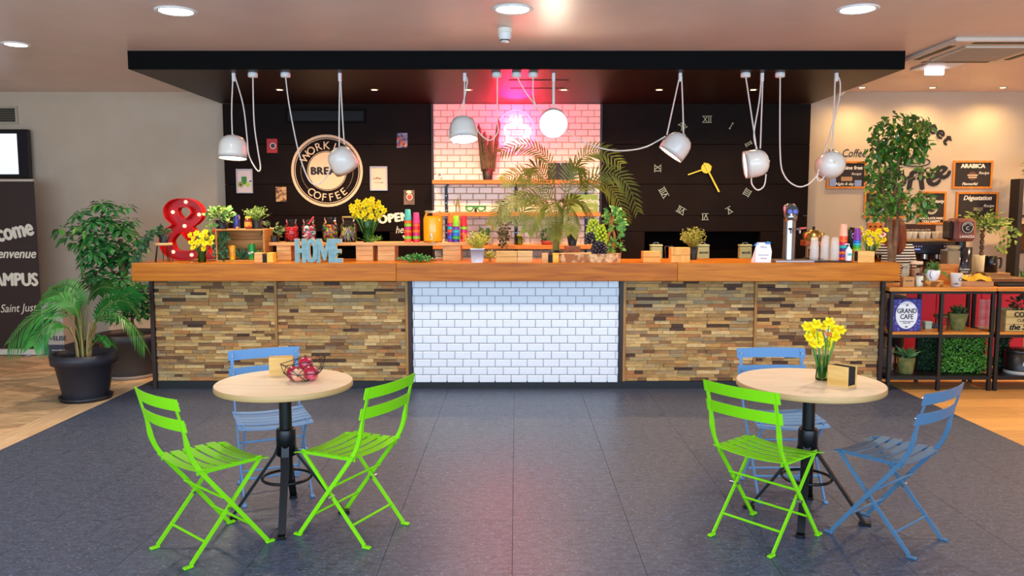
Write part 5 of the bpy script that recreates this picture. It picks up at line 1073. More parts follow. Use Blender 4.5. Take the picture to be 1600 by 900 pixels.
a, b = at(856, 254, 9.12), at(897, 281, 9.12); t = thing('chalk_sign', 'black blank sign board on the upper shelf behind the palm', 'sign', ((a.x + b.x) / 2, 9.14, 1.973)); w2, hh = (b.x - a.x) / 2, a.z - 1.973; MB().box(-w2, w2, 0, .015, 0, hh, .002).build('board', mat('#120c0b', .5), t); MB().box(-.003, .003, -.003, 0, hh - .03, hh - .005).build('clip', SILVER, t)
a = at(687, 273, YW - .01); t = thing('power_socket', 'white wall socket at the left of the tiled wall', 'socket', (a.x, YW - .008, a.z)); MB().box(-.035, .035, -.012, 0, -.035, .035, .004).build('plate', WHITE, t); disc_mb(MB(), .018, -.0135, -.012, (0, 0, 0), 16).build('outlet', mat('#8a8078', .5), t)
# ------------------------------------------------------------------ niche tins
for px, lb in ((1025, 'left of the potted shrub'), (1098, 'half hidden behind the potted shrub'), (1164, 'at the right of the niche')):
    Y = 9.22; t = thing('biscuit_tin', 'pale green biscuit tin in the dark niche, ' + lb, 'tin', (px_x(px, Y), Y, 1.07), group='biscuit tins in the niche'); MB().box(-.068, .068, -.055, .055, 0, .145, .012).build('body', mat('#a9b088', .4), t); MB().box(-.071, .071, -.058, .058, .145, .17, .008).build('lid', mat('#b3ba92', .4), t)
    MB().tube(smooth_path([(-.03, 0, .17), (-.022, 0, .19), (.022, 0, .19), (.03, 0, .17)], 4), .004, 6).build('handle', SILVER, t); txt('BISCUITS', .025, t, INK, (0, -.057, .07), offset=.001)
t = thing('wire_stand', 'small silver wire stand behind the taller wooden box', 'stand', (px_x(1052, 8.9, 1.1), 9.17, 1.07)); MB().tube([(-.035, 0, .003), (-.045, 0, .15), (.045, 0, .15), (.035, 0, .003)], .004, 6).build('frame', SILVER, t)
# ------------------------------------------------------------------ right end of the bar
Y = 7.1; a, b = at(1178, 379, Y), at(1206, 413, Y); t = thing('menu_stand', 'white folded menu card standing on the bar', 'menu', ((a.x + b.x) / 2, Y, CZ)); w2 = (b.x - a.x) / 2; hh = a.z - CZ; MW = mat('#e4e2ea', .5)
MB().add([(-w2 + .02, 0, 0), (w2 - .01, -.0, 0), (w2, .01, hh * .55), (w2 - .015, .03, hh), (-w2 + .035, .03, hh), (-w2 + .02, .01, hh * .55)], [(0, 1, 2, 5), (5, 2, 3, 4)]).add([(-w2 + .0, .075, 0), (w2 - .03, .075, 0), (w2 - .015, .032, hh), (-w2 + .035, .032, hh)], [(3, 2, 1, 0)]).add([(-w2, .075, 0), (-w2 + .02, 0, 0), (-w2 + .035, .03, hh), (-w2 + .035, .032, hh)], [(0, 1, 2, 3)]).build('card', MW, t)
b_ = t; txt('Menu', .026, t, mat('#5a6a8a', .6), (.01, .018, hh * .72), shear=.3); txt('formule du jour', .014, t, mat('#8a8aa0', .6), (.008, .003, hh * .35)); txt('bon app', .016, t, mat('#a06a7a', .6), (.008, .0, hh * .18), shear=.3); MB().leaf((.02, .026, hh * .95), (1, 0, .1), .06, .03, (0, -1, 0), 0, 0).leaf((-.03, .026, hh * .95), (-1, 0, -.4), .05, .025, (0, -1, 0), 0, 0).build('leaf_print', mat('#3a7ac4', .5), t)
Y = 7.2; a = at(1233, 320, Y); t = thing('beer_tap', 'tall chrome beer tap column on the bar', 'beer tap', (X(1232, Y), Y, CZ)); hh = a.z - CZ
col = MB(); col.lathe([(.058, .02), (.056, .03), (.056, hh * .75)], 24, cap=False); col.build('column', CHROME, t); mb = MB(); mb.M = Matrix.Translation((0, 0, hh * .87)) @ Matrix.Rotation(-.5, 4, 'X'); mb.lathe([(0, -.09), (.05, -.09), (.058, -.06), (.06, .05), (.056, .06), (0, .062)], 24, cap=False).build('head', CHROME, t)
disc_mb(MB(), .056, -.07, -.058, (0, 0, hh * .88), 24).build('badge_plate', BLACK, t)
for x in (-.023, .023): disc_mb(MB(), .02, -.075, -.07, (x, 0, hh * .88), 16).build('badge', mat('#4a4a8a', .3, .5), t)
for x, m in ((-.02, BLACK), (.055, mat('#b83a2a', .3, .3))):
    tp = MB().tube([(x, -.05, hh * .58), (x + .01, -.085, hh * .57), (x + .01, -.09, hh * .5)], [.011, .012, .008], 8).build('tap', CHROME, t); MB().bar([(x + .005, -.08, hh * .585), (x + .06, -.1, hh * .6)] if x > 0 else [(x, -.075, hh * .585), (x, -.1, hh * .6)], .02, .016, (0, 1, 0)).build('tap_handle', m, tp)
MB().box(-.16, .19, -.13, .1, 0, .02, .004).build('drip_tray', mat('#9a8a86', .3, .7), t)
Y = 7.5; t = thing('bean_grinder', 'copper and brass coffee grinder behind the clear cups', 'grinder', (X(1270, Y), Y, CZ)); MB().box(-.08, .08, -.06, .06, 0, .02, .004).build('base', BLACK, t)
for x in (-.065, .065): MB().cyl(.008, .02, .13, 8, (x, 0, 0)).build('post', mat('#6a5a3a', .4, .7), t)
MB().box(-.1, .1, -.07, .07, .13, .185, .006).build('copper_band', mat('#a85a34', .35, .6), t); MB().lathe([(.095, .185), (.098, .25), (.09, .255)], 24).build('brass_drum', mat('#a8884a', .25, .9), t); MB().lathe([(.06, .255), (.05, .275), (.02, .285), (0, .286)], 20, cap=False).build('lid', mat('#8a6a34', .3, .8), t); MB().ball((0, 0, .3), .016).build('knob', BLACK, t); MB().lathe([(.04, .025), (.045, .1), (0, .1)], 16, cap=False).build('cup', mat('#7a2a1c', .4), t)
Y = 7.12; a, b = at(1264, 410, Y), at(1329, 410, Y); t = thing('serving_tray', 'black tray carrying the clear cups', 'tray', ((a.x + b.x) / 2, Y + .06, CZ)); MB().box(-(b.x - a.x) / 2, (b.x - a.x) / 2, -.08, .12, 0, .012, .003).build('tray', BLACK, t); TZ2 = CZ + .0125
CLR = milky('#f0ece8', .2); cd_ = cup_mesh(.03, .04, .11, CLR)
for i, (px, Yc, n) in enumerate(((1272, 7.14, 8), (1288.5, 7.2, 9), (1304, 7.14, 8))):
    for k in range(n):
        o = obj('clear_cup', cd_, None, (X(px, Yc), Yc, TZ2 + .0145 * k)); tag(o, 'clear plastic cup, %s from the bottom of the %s stack on the tray' % ((['first'] + ORD[1:])[k], ('left', 'middle', 'right')[i]), 'cup', 'clear cups, %s stack' % ('left', 'middle', 'right')[i])
cup_stack(1317, 7.24, TZ2, ['peach', 'coral', 'orange', 'magenta', 'teal', 'navy', 'orange', 'purple', 'coral'], 'behind the soap bottle', .036, .11, .027); cup_stack(1338.5, 7.24, CZ, ['purple', 'blue', 'teal', 'green', 'lime', 'red', 'green', 'turquoise', 'coral'], 'left of the right bar bouquet', .036, .11, .024)
t = thing('soap_bottle', 'white pump bottle on the black tray', 'bottle', (X(1326, 7.1), 7.1, TZ2)); MB().lathe([(0, 0), (.026, 0), (.028, .01), (.028, .1), (.012, .115), (.012, .125), (0, .125)], 18, cap=False).build('body', mat('#e6ecf2', .4), t); MB().tube([(0, 0, .12), (0, 0, .15), (-.03, 0, .15), (-.034, 0, .142)], .005, 6).build('pump', WHITE, t); MB().box(-.02, .02, -.0295, -.027, .05, .07).build('label_print', mat('#5fb0a8', .5), t)
t = thing('drink_machine', 'black cylindrical dispenser between the coloured cup stacks', 'dispenser', (X(1328.5, 7.4), 7.4, CZ)); MB().lathe([(0, 0), (.05, 0), (.05, .26), (.035, .3), (0, .31)], 20, cap=False).build('body', BLACK, t); ring_mb(MB(), .018, .024, -.056, -.05, (.005, 0, .23), 20).build('dial', SILVER, t)
Y = 7.08; a, b = at(1341, 397, Y), at(1366, 413, Y); napkin_holder(((a.x + b.x) / 2, Y + .05, CZ), 0, (b.x - a.x), .1, .1, 'wooden napkin holder with black napkins at the right end of the bar')
t = thing('glass_tumbler', 'small amber glass tumbler at the right end of the bar', 'glass', (X(1372, 7.2), 7.2, CZ)); MB().lathe([(0, .002), (.024, .002), (.03, .06), (.027, .06), (.022, .008), (0, .008)], 16, cap=False).build('glass_wall', glass('#e0b878'), t)
# ------------------------------------------------------------------ ficus
t = thing('ficus_tree', 'tall ficus tree standing behind the right end of the bar', 'tree', (3.56, 7.69, 0)); FY = 7.69
small_pot(t, .1, .125, .3, GREYPOT); L0 = V((3.56, FY, 0))
def fp(px, py, dy=0): return at(px, py, FY + dy) - L0
BK = mat('#6d5640', .85, noise=(20, '#8a7050')); stems = [[(1392, 420), (1391, 360), (1398, 300), (1404, 250), (1410, 205)], [(1396, 420), (1399, 370), (1404, 320), (1396, 270), (1385, 230)], [(1389, 420), (1386, 350), (1380, 300), (1375, 260), (1372, 215)]]
for sx, st in zip((0, .03, -.03), stems): MB().tube(smooth_path([V((sx, 0, .3))] + [fp(x, y, sx) for x, y in st], 6), [.017] * 15 + [.012] * 16, 7).build('trunk', BK, t)
for pts in ([(1400, 290), (1425, 278), (1448, 268)], [(1398, 310), (1425, 318), (1450, 312)], [(1380, 290), (1362, 282), (1352, 290)], [(1384, 325), (1370, 322), (1356, 335)], [(1404, 250), (1425, 225), (1445, 200)], [(1375, 260), (1362, 230), (1365, 205)], [(1398, 330), (1410, 345), (1425, 343)]): MB().tube(smooth_path([fp(x, y, R.uniform(-.1, .1)) for x, y in pts], 4), .005, 5).build('branch', BK, t)
FL = [leaf_data('leaf', mat(c_, .35, rnd=.25, coat=.15)) for c_ in ('#3a7d26', '#4f8f2c', '#2a6424', '#8fa838', '#24521f')]; rest = MB(); nl = 0; spots = []
for cx, cy, rx, ry, n in ((1404, 214, 46, 38, 330), (1385, 250, 34, 36, 190), (1424, 228, 28, 22, 100), (1372, 285, 24, 20, 90), (1446, 268, 20, 6, 20), (1424, 318, 38, 22, 180), (1372, 325, 22, 20, 80), (1388, 292, 22, 20, 50), (1445, 200, 18, 22, 40)):
    for k in range(n): a_ = R.uniform(0, 2 * PI); q = math.sqrt(R.random()); spots.append((cx + rx * q * math.cos(a_), cy + ry * q * math.sin(a_), R.uniform(-.26, .26) * math.sqrt(max(.1, 1 - q * q))))
spots.sort(key=lambda s_: s_[2])
for px, py, dy in spots:
    p = fp(px, py, dy); d = V((R.uniform(-1, 1), R.uniform(-.8, .3), R.uniform(-1.1, .5))).normalized(); ln = R.uniform(.065, .095)
    if nl < 300: obj('leaf', R.choice(FL), t, p, (ln, ln, ln), quat=d.to_track_quat('Y', 'Z')); nl += 1
    else: rest.leaf(p, d, ln, ln * .45)
rest.build('foliage', mat('#336b26', .4, noise=(9, '#6f9a36')), t, kind='stuff')
# ------------------------------------------------------------------ barista, seen from behind
P0 = V((px_x(1396, 8.06, 1.3), 8.06, 0)); t = thing('person', 'person with long auburn hair in a striped top standing behind the ficus', 'person', P0)
def skin(name, verts, edges, rad, m, parent, root=0, sub=2):
    me = bpy.data.meshes.new(name); me.from_pydata(verts, edges, []); me.materials.append(m); o = bpy.data.objects.new(name, me); C.objects.link(o); o.parent = parent
    sk = o.modifiers.new('skin', 'SKIN'); sk.use_smooth_shade = True
    for i, r in enumerate(rad): me.skin_vertices[0].data[i].radius = r if isinstance(r, tuple) else (r, r); me.skin_vertices[0].data[i].use_root = i == root
    sb = o.modifiers.new('subd', 'SUBSURF'); sb.levels = sub; sb.render_levels = sub; return o
# body: pelvis 0, waist, chest, neck base, neck, head...
bv = [(0, 0, .8), (0, 0, .92), (0, 0, 1.1), (0, 0, 1.24), (0, 0, 1.31), (0, .01, 1.37), (0, .015, 1.44), (0, .01, 1.505)]; be = [(0, 1), (1, 2), (2, 3), (3, 4), (4, 5), (5, 6), (6, 7)]; br = [(.14, .1), (.12, .09), (.14, .095), (.11, .08), (.045, .045), (.062, .072), (.075, .085), (.05, .06)]
for s in (-1, 1):
    n = len(bv); bv += [(s * .085, 0, .72), (s * .09, .01, .44), (s * .09, 0, .1), (s * .095, .03, .035), (s * .1, .15, .03)]; be += [(0, n), (n, n + 1), (n + 1, n + 2), (n + 2, n + 3), (n + 3, n + 4)]; br += [(.08, .08), .055, .036, .034, .03]
    n = len(bv); bv += [(s * .15, 0, 1.25), (s * .2, .0, 1.02), (s * .17, .2, 1.0), (s * .165, .26, .985)]; be += [(3, n), (n, n + 1), (n + 1, n + 2), (n + 2, n + 3)]; br += [.05, .038, .026, (.03, .016)]
    for j, (dx, ln) in enumerate(((-.026, .06), (-.009, .075), (.009, .07), (.026, .055))):
        m_ = len(bv); bv += [(s * (.165 + dx), .29, .98), (s * (.165 + dx), .29 + ln * .5, .97), (s * (.165 + dx), .29 + ln, .955)]; be += [(n + 3, m_), (m_, m_ + 1), (m_ + 1, m_ + 2)]; br += [.009, .008, .007]
    m_ = len(bv); bv += [(s * .135, .255, .985), (s * .115, .285, .975)]; be += [(n + 2, m_), (m_, m_ + 1)]; br += [.011, .009]
skin('body', bv, be, br, mat('#c98f70', .6), t)
sv = [(0, 0, .82), (0, 0, .92), (0, 0, 1.1), (0, 0, 1.22), (0, 0, 1.295)]; se = [(0, 1), (1, 2), (2, 3), (3, 4)]; sr = [(.16, .115), (.15, .11), (.17, .115), (.14, .1), (.06, .055)]
for s in (-1, 1): n = len(sv); sv += [(s * .155, 0, 1.235), (s * .2, 0, 1.04), (s * .18, .12, 1.02)]; se += [(3, n), (n, n + 1), (n + 1, n + 2)]; sr += [.068, .052, .045]
skin('striped_top', sv, se, sr, striped('#16120f', '#e6dcc8', .0275, .5), t)
tv = [(0, 0, .82), (0, 0, .76)]; te = [(0, 1)]; tr = [(.155, .115), (.15, .11)]
for s in (-1, 1): n = len(tv); tv += [(s * .085, 0, .68), (s * .09, .01, .44), (s * .09, 0, .12)]; te += [(1, n), (n, n + 1), (n + 1, n + 2)]; tr += [.095, .07, .055]
skin('trousers', tv, te, tr, mat('#1c1c24', .8), t)
for s in (-1, 1): MB().box(s * .095 - .042, s * .095 + .042, -.05, .19, 0, .075, .02).build('shoe', BLACK, t)
hm = MB(); hr = [(.03, 1.545), (.07, 1.53), (.098, 1.48), (.108, 1.42), (.112, 1.34), (.108, 1.26), (.095, 1.2), (.06, 1.175)]; hm.lathe(hr, 28)
for i, v in enumerate(hm.v): k = i // len(hr); v.y = v.y * .85 - .015; v.x *= 1 + .03 * math.sin(k * 2.7)
for i, v in enumerate(hm.v):
    if v.y > .05: v.y = .05 + (v.y - .05) * .2
hm.build('hair', wood('#5a2412', '#8a4524', (14, 14, 1), 4, .5), t)
MB().ball((0, .115, 1.425), .013).build('nose', mat('#c98f70', .6), t)
for s in (-1, 1): MB().ball((s * .03, .095, 1.45), .011).build('eye', WHITE, t)
MB().box(-.02, .02, .098, .104, 1.385, 1.393, .002).build('mouth', mat('#a8524a', .6), t)
# ------------------------------------------------------------------ coffee counter behind the rack
CCZ = .93; t = thing('coffee_counter', 'red fronted back counter carrying the coffee machine', 'counter', (4.75, 8.25, 0)); MB().box(-.85, .55, 0, .85, .08, CCZ - .04).build('carcass', mat('#3a2a26', .7), t)
for k in range(3): MB().box(-.85 + k * .4667 + .003, -.3833 + k * .4667 - .003, -.018, 0, .1, CCZ - .05, .003).build('door', mat('#b01c3c', .45), t)
MB().box(-.87, .56, -.03, .87, CCZ - .04, CCZ, .004).build('counter_top', wood('#6a4a30', '#8a6240', (1, 8, 8), 3, .4), t); MB().box(-.85, .55, .05, .85, 0, .08).build('plinth', BLACK, t)
Y = 8.57; a, b = at(1417, 374, Y), at(1502, 440, Y); w2 = (b.x - a.x) / 2; mx_ = (a.x + b.x) / 2; hh = a.z - CCZ; t = thing('espresso_machine', 'wide espresso machine with cups stacked on top behind the rack', 'coffee machine', (mx_, Y, CCZ)); CHB = mat('#6a4636', .3, .6)
MB().box(-w2, w2, .1, .45, .03, hh - .03, .01).build('body', CHB, t); MB().box(-w2 - .01, w2 + .01, -.02, .47, hh - .03, hh, .006).build('cup_tray', mat('#b08a5a', .3, .7), t); MB().box(-w2, w2, -.06, .12, .0, .09, .008).build('drip_tray', mat('#5a4038', .35, .5), t); MB().box(-w2, w2, -.03, .1, hh - .16, hh - .035, .012).build('front_panel', mat('#1a1a28', .3), t)
for x in (-w2 + .1, w2 - .18): 
    pn = MB().box(x - .055, x + .055, -.036, -.03, hh - .14, hh - .05, .003).build('button_panel', mat('#16163a', .3), t); MB().box(x - .03, x + .03, -.038, -.036, hh - .11, hh - .1).build('display', mat('#8a9ae8', .4, emit=.8), pn)
    for k in range(4): disc_mb(MB(), .006, -.039, -.036, (x - .04 + .027 * k, 0, hh - .075), 8).build('button', WHITE, pn)
MB().box(-w2 + .0, -w2 + .045, -.038, -.03, hh - .075, hh - .05).build('screen', mat('#6ac4f0', .4, emit=.8), t)
for x in (-.1, .04, .15): g_ = MB().cyl(.035, hh - .21, hh - .16, 16, (x, .02, 0)).build('group_head', CHROME, t); MB().tube([(x, .02, hh - .22), (x + .02, -.1, hh - .23)], [.016, .011], 8).build('portafilter', BLACK, g_)
MB().tube([(w2 - .03, -.02, hh - .16), (w2 - .02, -.05, hh - .28), (w2 - .01, -.05, hh - .36)], .005, 6).build('steam_wand', CHROME, t)
MUG = MB().lathe([(0, .002), (.022, .002), (.027, .05), (.029, .058), (.026, .058), (.02, .008)], 14, cap=False).data('coffee_cup', mat('#ece2c4', .35)); 
for k in range(8): o = obj('coffee_cup', MUG, None, (mx_ - w2 + .04 + k * .072, Y + .05 + .02 * (k % 2), CCZ + hh + .0005), (1.22, 1.22, 1.4)); tag(o, 'cream coffee cup on the espresso machine, %s from the left' % (['first'] + ORD[1:])[k], 'cup', 'cups on the espresso machine')
Y = 8.1; a, b = at(1493, 340, Y), at(1533, 440, Y); gx = (a.x + b.x) / 2; t = thing('coffee_grinder', 'coffee grinder with a brown branded bean hopper', 'grinder', (gx, 8.3, CCZ)); Yg = 8.3
def gz(py): return at(1500, py, Yg).z - CCZ
MB().box(-.13, .11, -.1, .14, 0, .03, .006).build('base', mat('#8a8070', .3, .7), t); mb = MB(); mb.box(-.13, .02, -.06, .1, .03, gz(390), .01); mb.build('body', mat('#b5ad90', .25, .8), t); MB().lathe([(.075, .06), (.075, gz(386)), (0, gz(386))], 24, (.06, -.02, 0), cap=False).build('doser', mat('#4a4a54', .15, .8), t)
MB().lathe([(.03, gz(392)), (.07, gz(388)), (.07, gz(384)), (.03, gz(383))], 20, (-.04, 0, 0)).build('collar', mat('#b5a67a', .4), t); MB().cyl(.05, gz(386), gz(374), 16, (.03, 0, 0)).build('neck', BLACK, t)
hp = MB(); hp.box(-.09, .135, -.11, .11, gz(377), gz(341), .035); hp = hp.build('hopper', mat('#6d2f2c', .35, noise=(5, '#8a5a4a'), coat=.3), t); disc_mb(MB(), .066, -.114, -.108, (.03, 0, gz(355)), 28).build('badge', BLACK, hp); ring_mb(MB(), .054, .058, -.116, -.113, (.03, 0, gz(355))).build('badge_ring', PRINT, hp)
arc_txt('COFFEE', .022, .034, -58, 58, hp, PRINT, (.03, -.115, gz(355))); txt('C', .05, hp, PRINT, (.03, -.115, gz(355) - .025)); txt('LAVAZZA', .034, hp, PRINT, (.03, -.1115, gz(371)), offset=.001); MB().box(-.13, -.092, -.08, .08, gz(374), gz(345), .015).build('bean_window', mat('#2a1712', .15), t)
# plant in cream pot, jug, stand on the counter
Y = 8.75; t = thing('potted_ficus', 'small braided ficus in a cream pot behind the coffee grinder', 'plant', (px_x(1538, Y), Y + .05, CCZ)); small_pot(t, .08, .095, gz(404) + .01, mat('#cfc4a4', .5)); z0 = gz(404)
for k in range(2): MB().tube([(.014 * math.cos(j * .9 + k * PI), .014 * math.sin(j * .9 + k * PI), z0 - .02 + j * .018) for j in range(20)], .011, 6).build('braided_trunk', BARK, t)
mb = bush(MB(), (.0, 0, z0 + .36), (.3, .15, .14), 190, .06, .026, .5, .3, .3); 
for x, zz in ((.25, .1), (.3, .2), (-.22, .3), (.18, .05), (.36, .25), (.2, .2)): vine(mb, [(0, 0, z0 + .36), (x * .6, -.05, z0 + .38), (x, -.08, z0 + zz)], .055, 20, .04)
mb.build('foliage', mat('#4a6a24', .5, noise=(14, '#86963a')), t, kind='stuff')
t = thing('storage_box', 'low wooden box under the black jug on the back counter', 'box', (px_x(1556, 8.32), 8.34, CCZ)); MB().box(-.13, .13, -.08, .1, 0, .05, .003).build('box', wood('#7d5a3a', '#a88050', (1, 8, 8), 3, .6), t)
t = thing('black_jug', 'black thermal jug with a curved handle on the back counter', 'jug', (px_x(1553, 8.3), 8.34, CCZ + .05)); MB().lathe([(0, 0), (.062, 0), (.056, .17), (.05, .175), (0, .175)], 20, cap=False).build('body', mat('#0e0e10', .3), t); MB().tube(smooth_path([(.055, 0, .15), (.1, 0, .15), (.105, 0, .08), (.09, 0, .045)], 5), .011, 8).build('handle', mat('#0e0e10', .3), t); MB().box(-.01, .01, -.0625, -.058, .09, .094).build('logo_print', PRINT, t)
# ------------------------------------------------------------------ metal racks
RZ = .94; RYF = 7.08; SW = wood('#b56a24', '#dc9642', (.8, 9, 9), 3, .4)
def rack(x0, x1, label, mids):
    t = thing('metal_rack', label, 'rack', (x0, RYF, 0)); W = x1 - x0
    for x in [0, W - .03] + mids:
        for y in (0, .39): MB().box(x, x + .03, y, y + .03, 0, RZ - .035, .002).build('upright', BLACK, t)
    for z in (RZ - .06, .485, .1):
        for y in (.004, .394): MB().box(.03, W - .03, y, y + .022, z, z + .025).build('rail', BLACK, t)
        for x in (.004, W - .026): MB().box(x, x + .022, .03, .39, z, z + .025).build('rail', BLACK, t)
    MB().box(-.02, W + (.0 if W < 1 else .02), -.015, .435, RZ - .035, RZ, .003).build('top_board', SW, t); MB().box(.03, W - .03, .01, .41, .511, .533, .002).build('shelf_board', SW, t); MB().box(.03, W - .03, .01, .41, .126, .136).build('shelf_board', BLACK, t); return t
rack(3.345, 4.285, 'black metal rack with wooden shelves beside the bar holding the blue tin', [.45]); rack(4.31, 5.6, 'black metal rack at the right edge holding the wooden crate', [.6]); MZ, LZ = .534, .137
def RX(px, Y=7.2, z=.95): return px_x(px, Y, z)
t = thing('kraft_box', 'small brown kraft paper box on the left of the rack top', 'box', (RX(1414), 7.16, RZ)); MB().box(-.052, .052, -.03, .03, 0, .088, .002).build('box', mat('#b98a54', .8), t); txt('handmade', .016, t, INK, (0, -.032, .05))
t = thing('display_card', 'small printed card leaning behind the kraft box', 'card', (RX(1416, 7.3), 7.32, RZ)); MB().box(-.035, .035, 0, .02, 0, .2, .002).build('card', mat('#b5a88a', .6, noise=(14, '#4a2a2a', .5, .6)), t)
t = thing('storage_jar', 'glass storage jar of brown sugar with a pale lid on the rack', 'jar', (RX(1433, 7.34), 7.36, RZ)); MB().lathe([(0, .002), (.05, .002), (.052, .02), (.052, .17), (.045, .19)], 20, cap=False).build('glass_wall', GLASS, t); MB().lathe([(0, .006), (.047, .006), (.047, .15), (0, .155)], 18, cap=False).build('sugar', mat('#8a5a44', .9, noise=(60, '#c9a27a')), t); MB().lathe([(.052, .19), (.052, .215), (0, .217)], 20, cap=False).build('lid', mat('#d9c0a4', .5), t)
t = thing('drink_bottle', 'small white drink bottle with a dark cap on the rack', 'bottle', (RX(1432), 7.15, RZ)); MB().lathe([(0, 0), (.026, 0), (.03, .02), (.03, .1), (0, .1)], 16, cap=False).build('body', mat('#cfd0bd', .5, noise=(10, '#8fa86a', .55, .7)), t); MB().lathe([(.031, .1), (.031, .122), (0, .123)], 16, cap=False).build('cap', mat('#4a1c1c', .5), t); disc_mb(MB(), .011, -.0315, -.029, (.01, 0, .05), 12).build('cherry_print', mat('#7d1c24', .5), t)
t = thing('wood_slice', 'round bark edged wood slice under the white bowl', 'wood slice', (RX(1457), 7.22, RZ)); MB().lathe([(.1, 0), (.104, .025), (.1, .05)], 24, cap=False).build('bark', mat('#7d4a1f', .9, noise=(20, '#c98a3a', .45, .6), bump=.5, bscale=40), t); MB().lathe([(0, .05), (.1, .05)], 24, cap=False).lathe([(0, 0.001), (.1, 0.001)], 24, cap=False).build('cut_face', wood('#b98a5a', '#d9b080', (5, 5, 5), 4, .7), t)
t = thing('bowl_plant', 'green plant in a white bowl on the wood slice', 'plant', (RX(1457), 7.21, RZ + .05)); MB().lathe([(.03, 0), (.05, .02), (.062, .06), (.062, .095), (.056, .095), (.054, .07)], 24).build('bowl', mat('#e4e6ea', .35), t); MB().tube(smooth_path([(-.04, -.05, .09), (-.045, -.044, .05), (-.03, -.048, .02)], 4), .003, 4).build('vine_print', mat('#3a3a4a', .6), t); mb = bush(MB(), (0, 0, .12), (.06, .05, .05), 120, .028, .009, .4, .1); vine(mb, [(-.04, 0, .1), (-.085, -.03, .07), (-.09, -.03, -.02)], .02, 20, .02); vine(mb, [(.04, 0, .1), (.1, -.02, .07), (.12, -.03, .0)], .02, 24, .02); mb.build('foliage', mat('#2f6a24', .5, noise=(40, '#5a8f3a')), t, kind='stuff')
t = thing('paper_cup', 'white paper cup with a crescent print on the rack', 'cup', (RX(1488), 7.14, RZ)); MB().lathe([(0, .002), (.042, .002), (.05, .118), (.052, .122), (.048, .12), (.04, .006)], 24, cap=False).build('body', mat('#e0ded8', .5), t); ring_mb(MB(), .013, .016, -.05, -.046, (.012, 0, .07), 20).build('crescent_print', INK, t); txt('coffee', .02, t, INK, (-.03, -.046, .025), shear=.3)
t = thing('cutting_board', 'wooden board standing behind the white paper cup', 'board', (RX(1484, 7.4), 7.44, RZ)); MB().box(-.09, .1, 0, .016, 0, .185, .003).build('board', wood('#b56a28', '#d99048', (1, 8, 8), 3, .5), t)
t = thing('price_card', 'black card with white print behind the yellow napkins', 'card', (RX(1506, 7.36), 7.36, RZ)); MB().box(-.05, .05, 0, .012, .1, .165, .001).build('card', mat('#14100f', .6), t); txt('Cookies', .028, t, PRINT, (0, -.002, .135)); txt('maison', .024, t, PRINT, (0, -.002, .112)); MB().cyl(.006, 0, .1, 8, (0, .006, 0)).box(-.03, .03, -.02, .03, 0, .006).build('stand', BLACK, t)
t = thing('napkin_basket', 'shallow brown wooden tray of yellow napkins on the rack', 'basket', (RX(1524), 7.24, RZ), rz=-.25); BW = wood('#9a6034', '#c48a54', (1, 8, 8), 3, .6); MB().box(-.15, .14, -.1, .1, 0, .01).build('base', BW, t)
for x0, x1, y0, y1 in ((-.15, .14, -.1, -.09), (-.15, .14, .09, .1), (-.15, -.14, -.09, .09), (.13, .14, -.09, .09)): MB().box(x0, x1, y0, y1, .01, .05, .001).build('side', BW, t)
mb = MB(); nx, ny = 14, 9; vs = [(-.15 + .28 * i / (nx - 1), -.1 + .2 * j / (ny - 1), .052 + .035 * math.sin(i * .9 + j * .5) * math.sin(j * .8 + .4) + .03 * math.sin(PI * j / (ny - 1)) + R.uniform(0, .008)) for i in range(nx) for j in range(ny)]; MB().add(vs, [(i * ny + j, i * ny + ny + j, i * ny + ny + j + 1, i * ny + j + 1) for i in range(nx - 1) for j in range(ny - 1)]).build('napkins', mat('#e8b32a', .8), t)
t = thing('serving_tray', 'flat black tray on the right rack top', 'tray', (RX(1582), 7.24, RZ)); MB().box(-.16, .3, -.1, .14, 0, .008).box(-.16, .3, -.1, -.09, .008, .022).box(-.16, .3, .13, .14, .008, .022).box(-.16, -.15, -.09, .13, .008, .022).build('tray', BLACK, t)
# middle shelf
Y = 7.16; a, b = at(1394, 467, Y), at(1439, 517, Y); w2, hh = (b.x - a.x) / 2, a.z - MZ; t = thing('cafe_tin', 'blue Grand Cafe tin with a white oval label on the rack', 'tin', ((a.x + b.x) / 2, Y, MZ)); BLT = mat('#2f2f86', .35, noise=(38, '#6d72bc', .56, .6)); MB().box(-w2, w2, 0, .09, 0, hh, .006).build('body', BLT, t); n = 32
disc_mb(MB(), w2 * .72, -.003, .0, (0, 0, hh * .5), 36, (hh * .43) / (w2 * .72)).build('oval_label', mat('#dfe4ea', .5), t); ring_mb(MB(), .0, .001, 0, 0); txt('GRAND', .062, t, INK, (0, -.0045, hh * .56), offset=.001, sx=.82); txt('CAFE', .062, t, INK, (0, -.0045, hh * .38), offset=.001, sx=.82); txt('torrefaction artisanale', .014, t, INK, (0, -.0045, hh * .29)); txt('depuis 1982', .014, t, INK, (0, -.0045, hh * .24)); MB().leaf((-.015, -.004, hh * .8), (1, 0, .1), .03, .014, (0, -1, 0), 0, 0).leaf((-.015, -.004, hh * .13), (1, 0, .1), .03, .014, (0, -1, 0), 0, 0).build('ornament', INK, t)
t = thing('small_box', 'small pale green lidded box beside the blue tin', 'box', (RX(1450, 7.3, .55), 7.32, MZ)); MB().box(-.03, .03, -.03, .03, 0, .055, .002).build('body', mat('#a9b8a0', .5), t); MB().box(-.034, .034, -.034, .034, .055, .07, .002).build('lid', mat('#c9d0c0', .5), t)
t = thing('small_box', 'low slate grey box on the rack behind the metal upright', 'box', (RX(1463, 7.38, .55), 7.4, MZ)); MB().box(-.06, .06, -.03, .03, 0, .035, .002).build('body', mat('#3a4250', .5, noise=(40, '#8a8a90', .55, .65)), t)
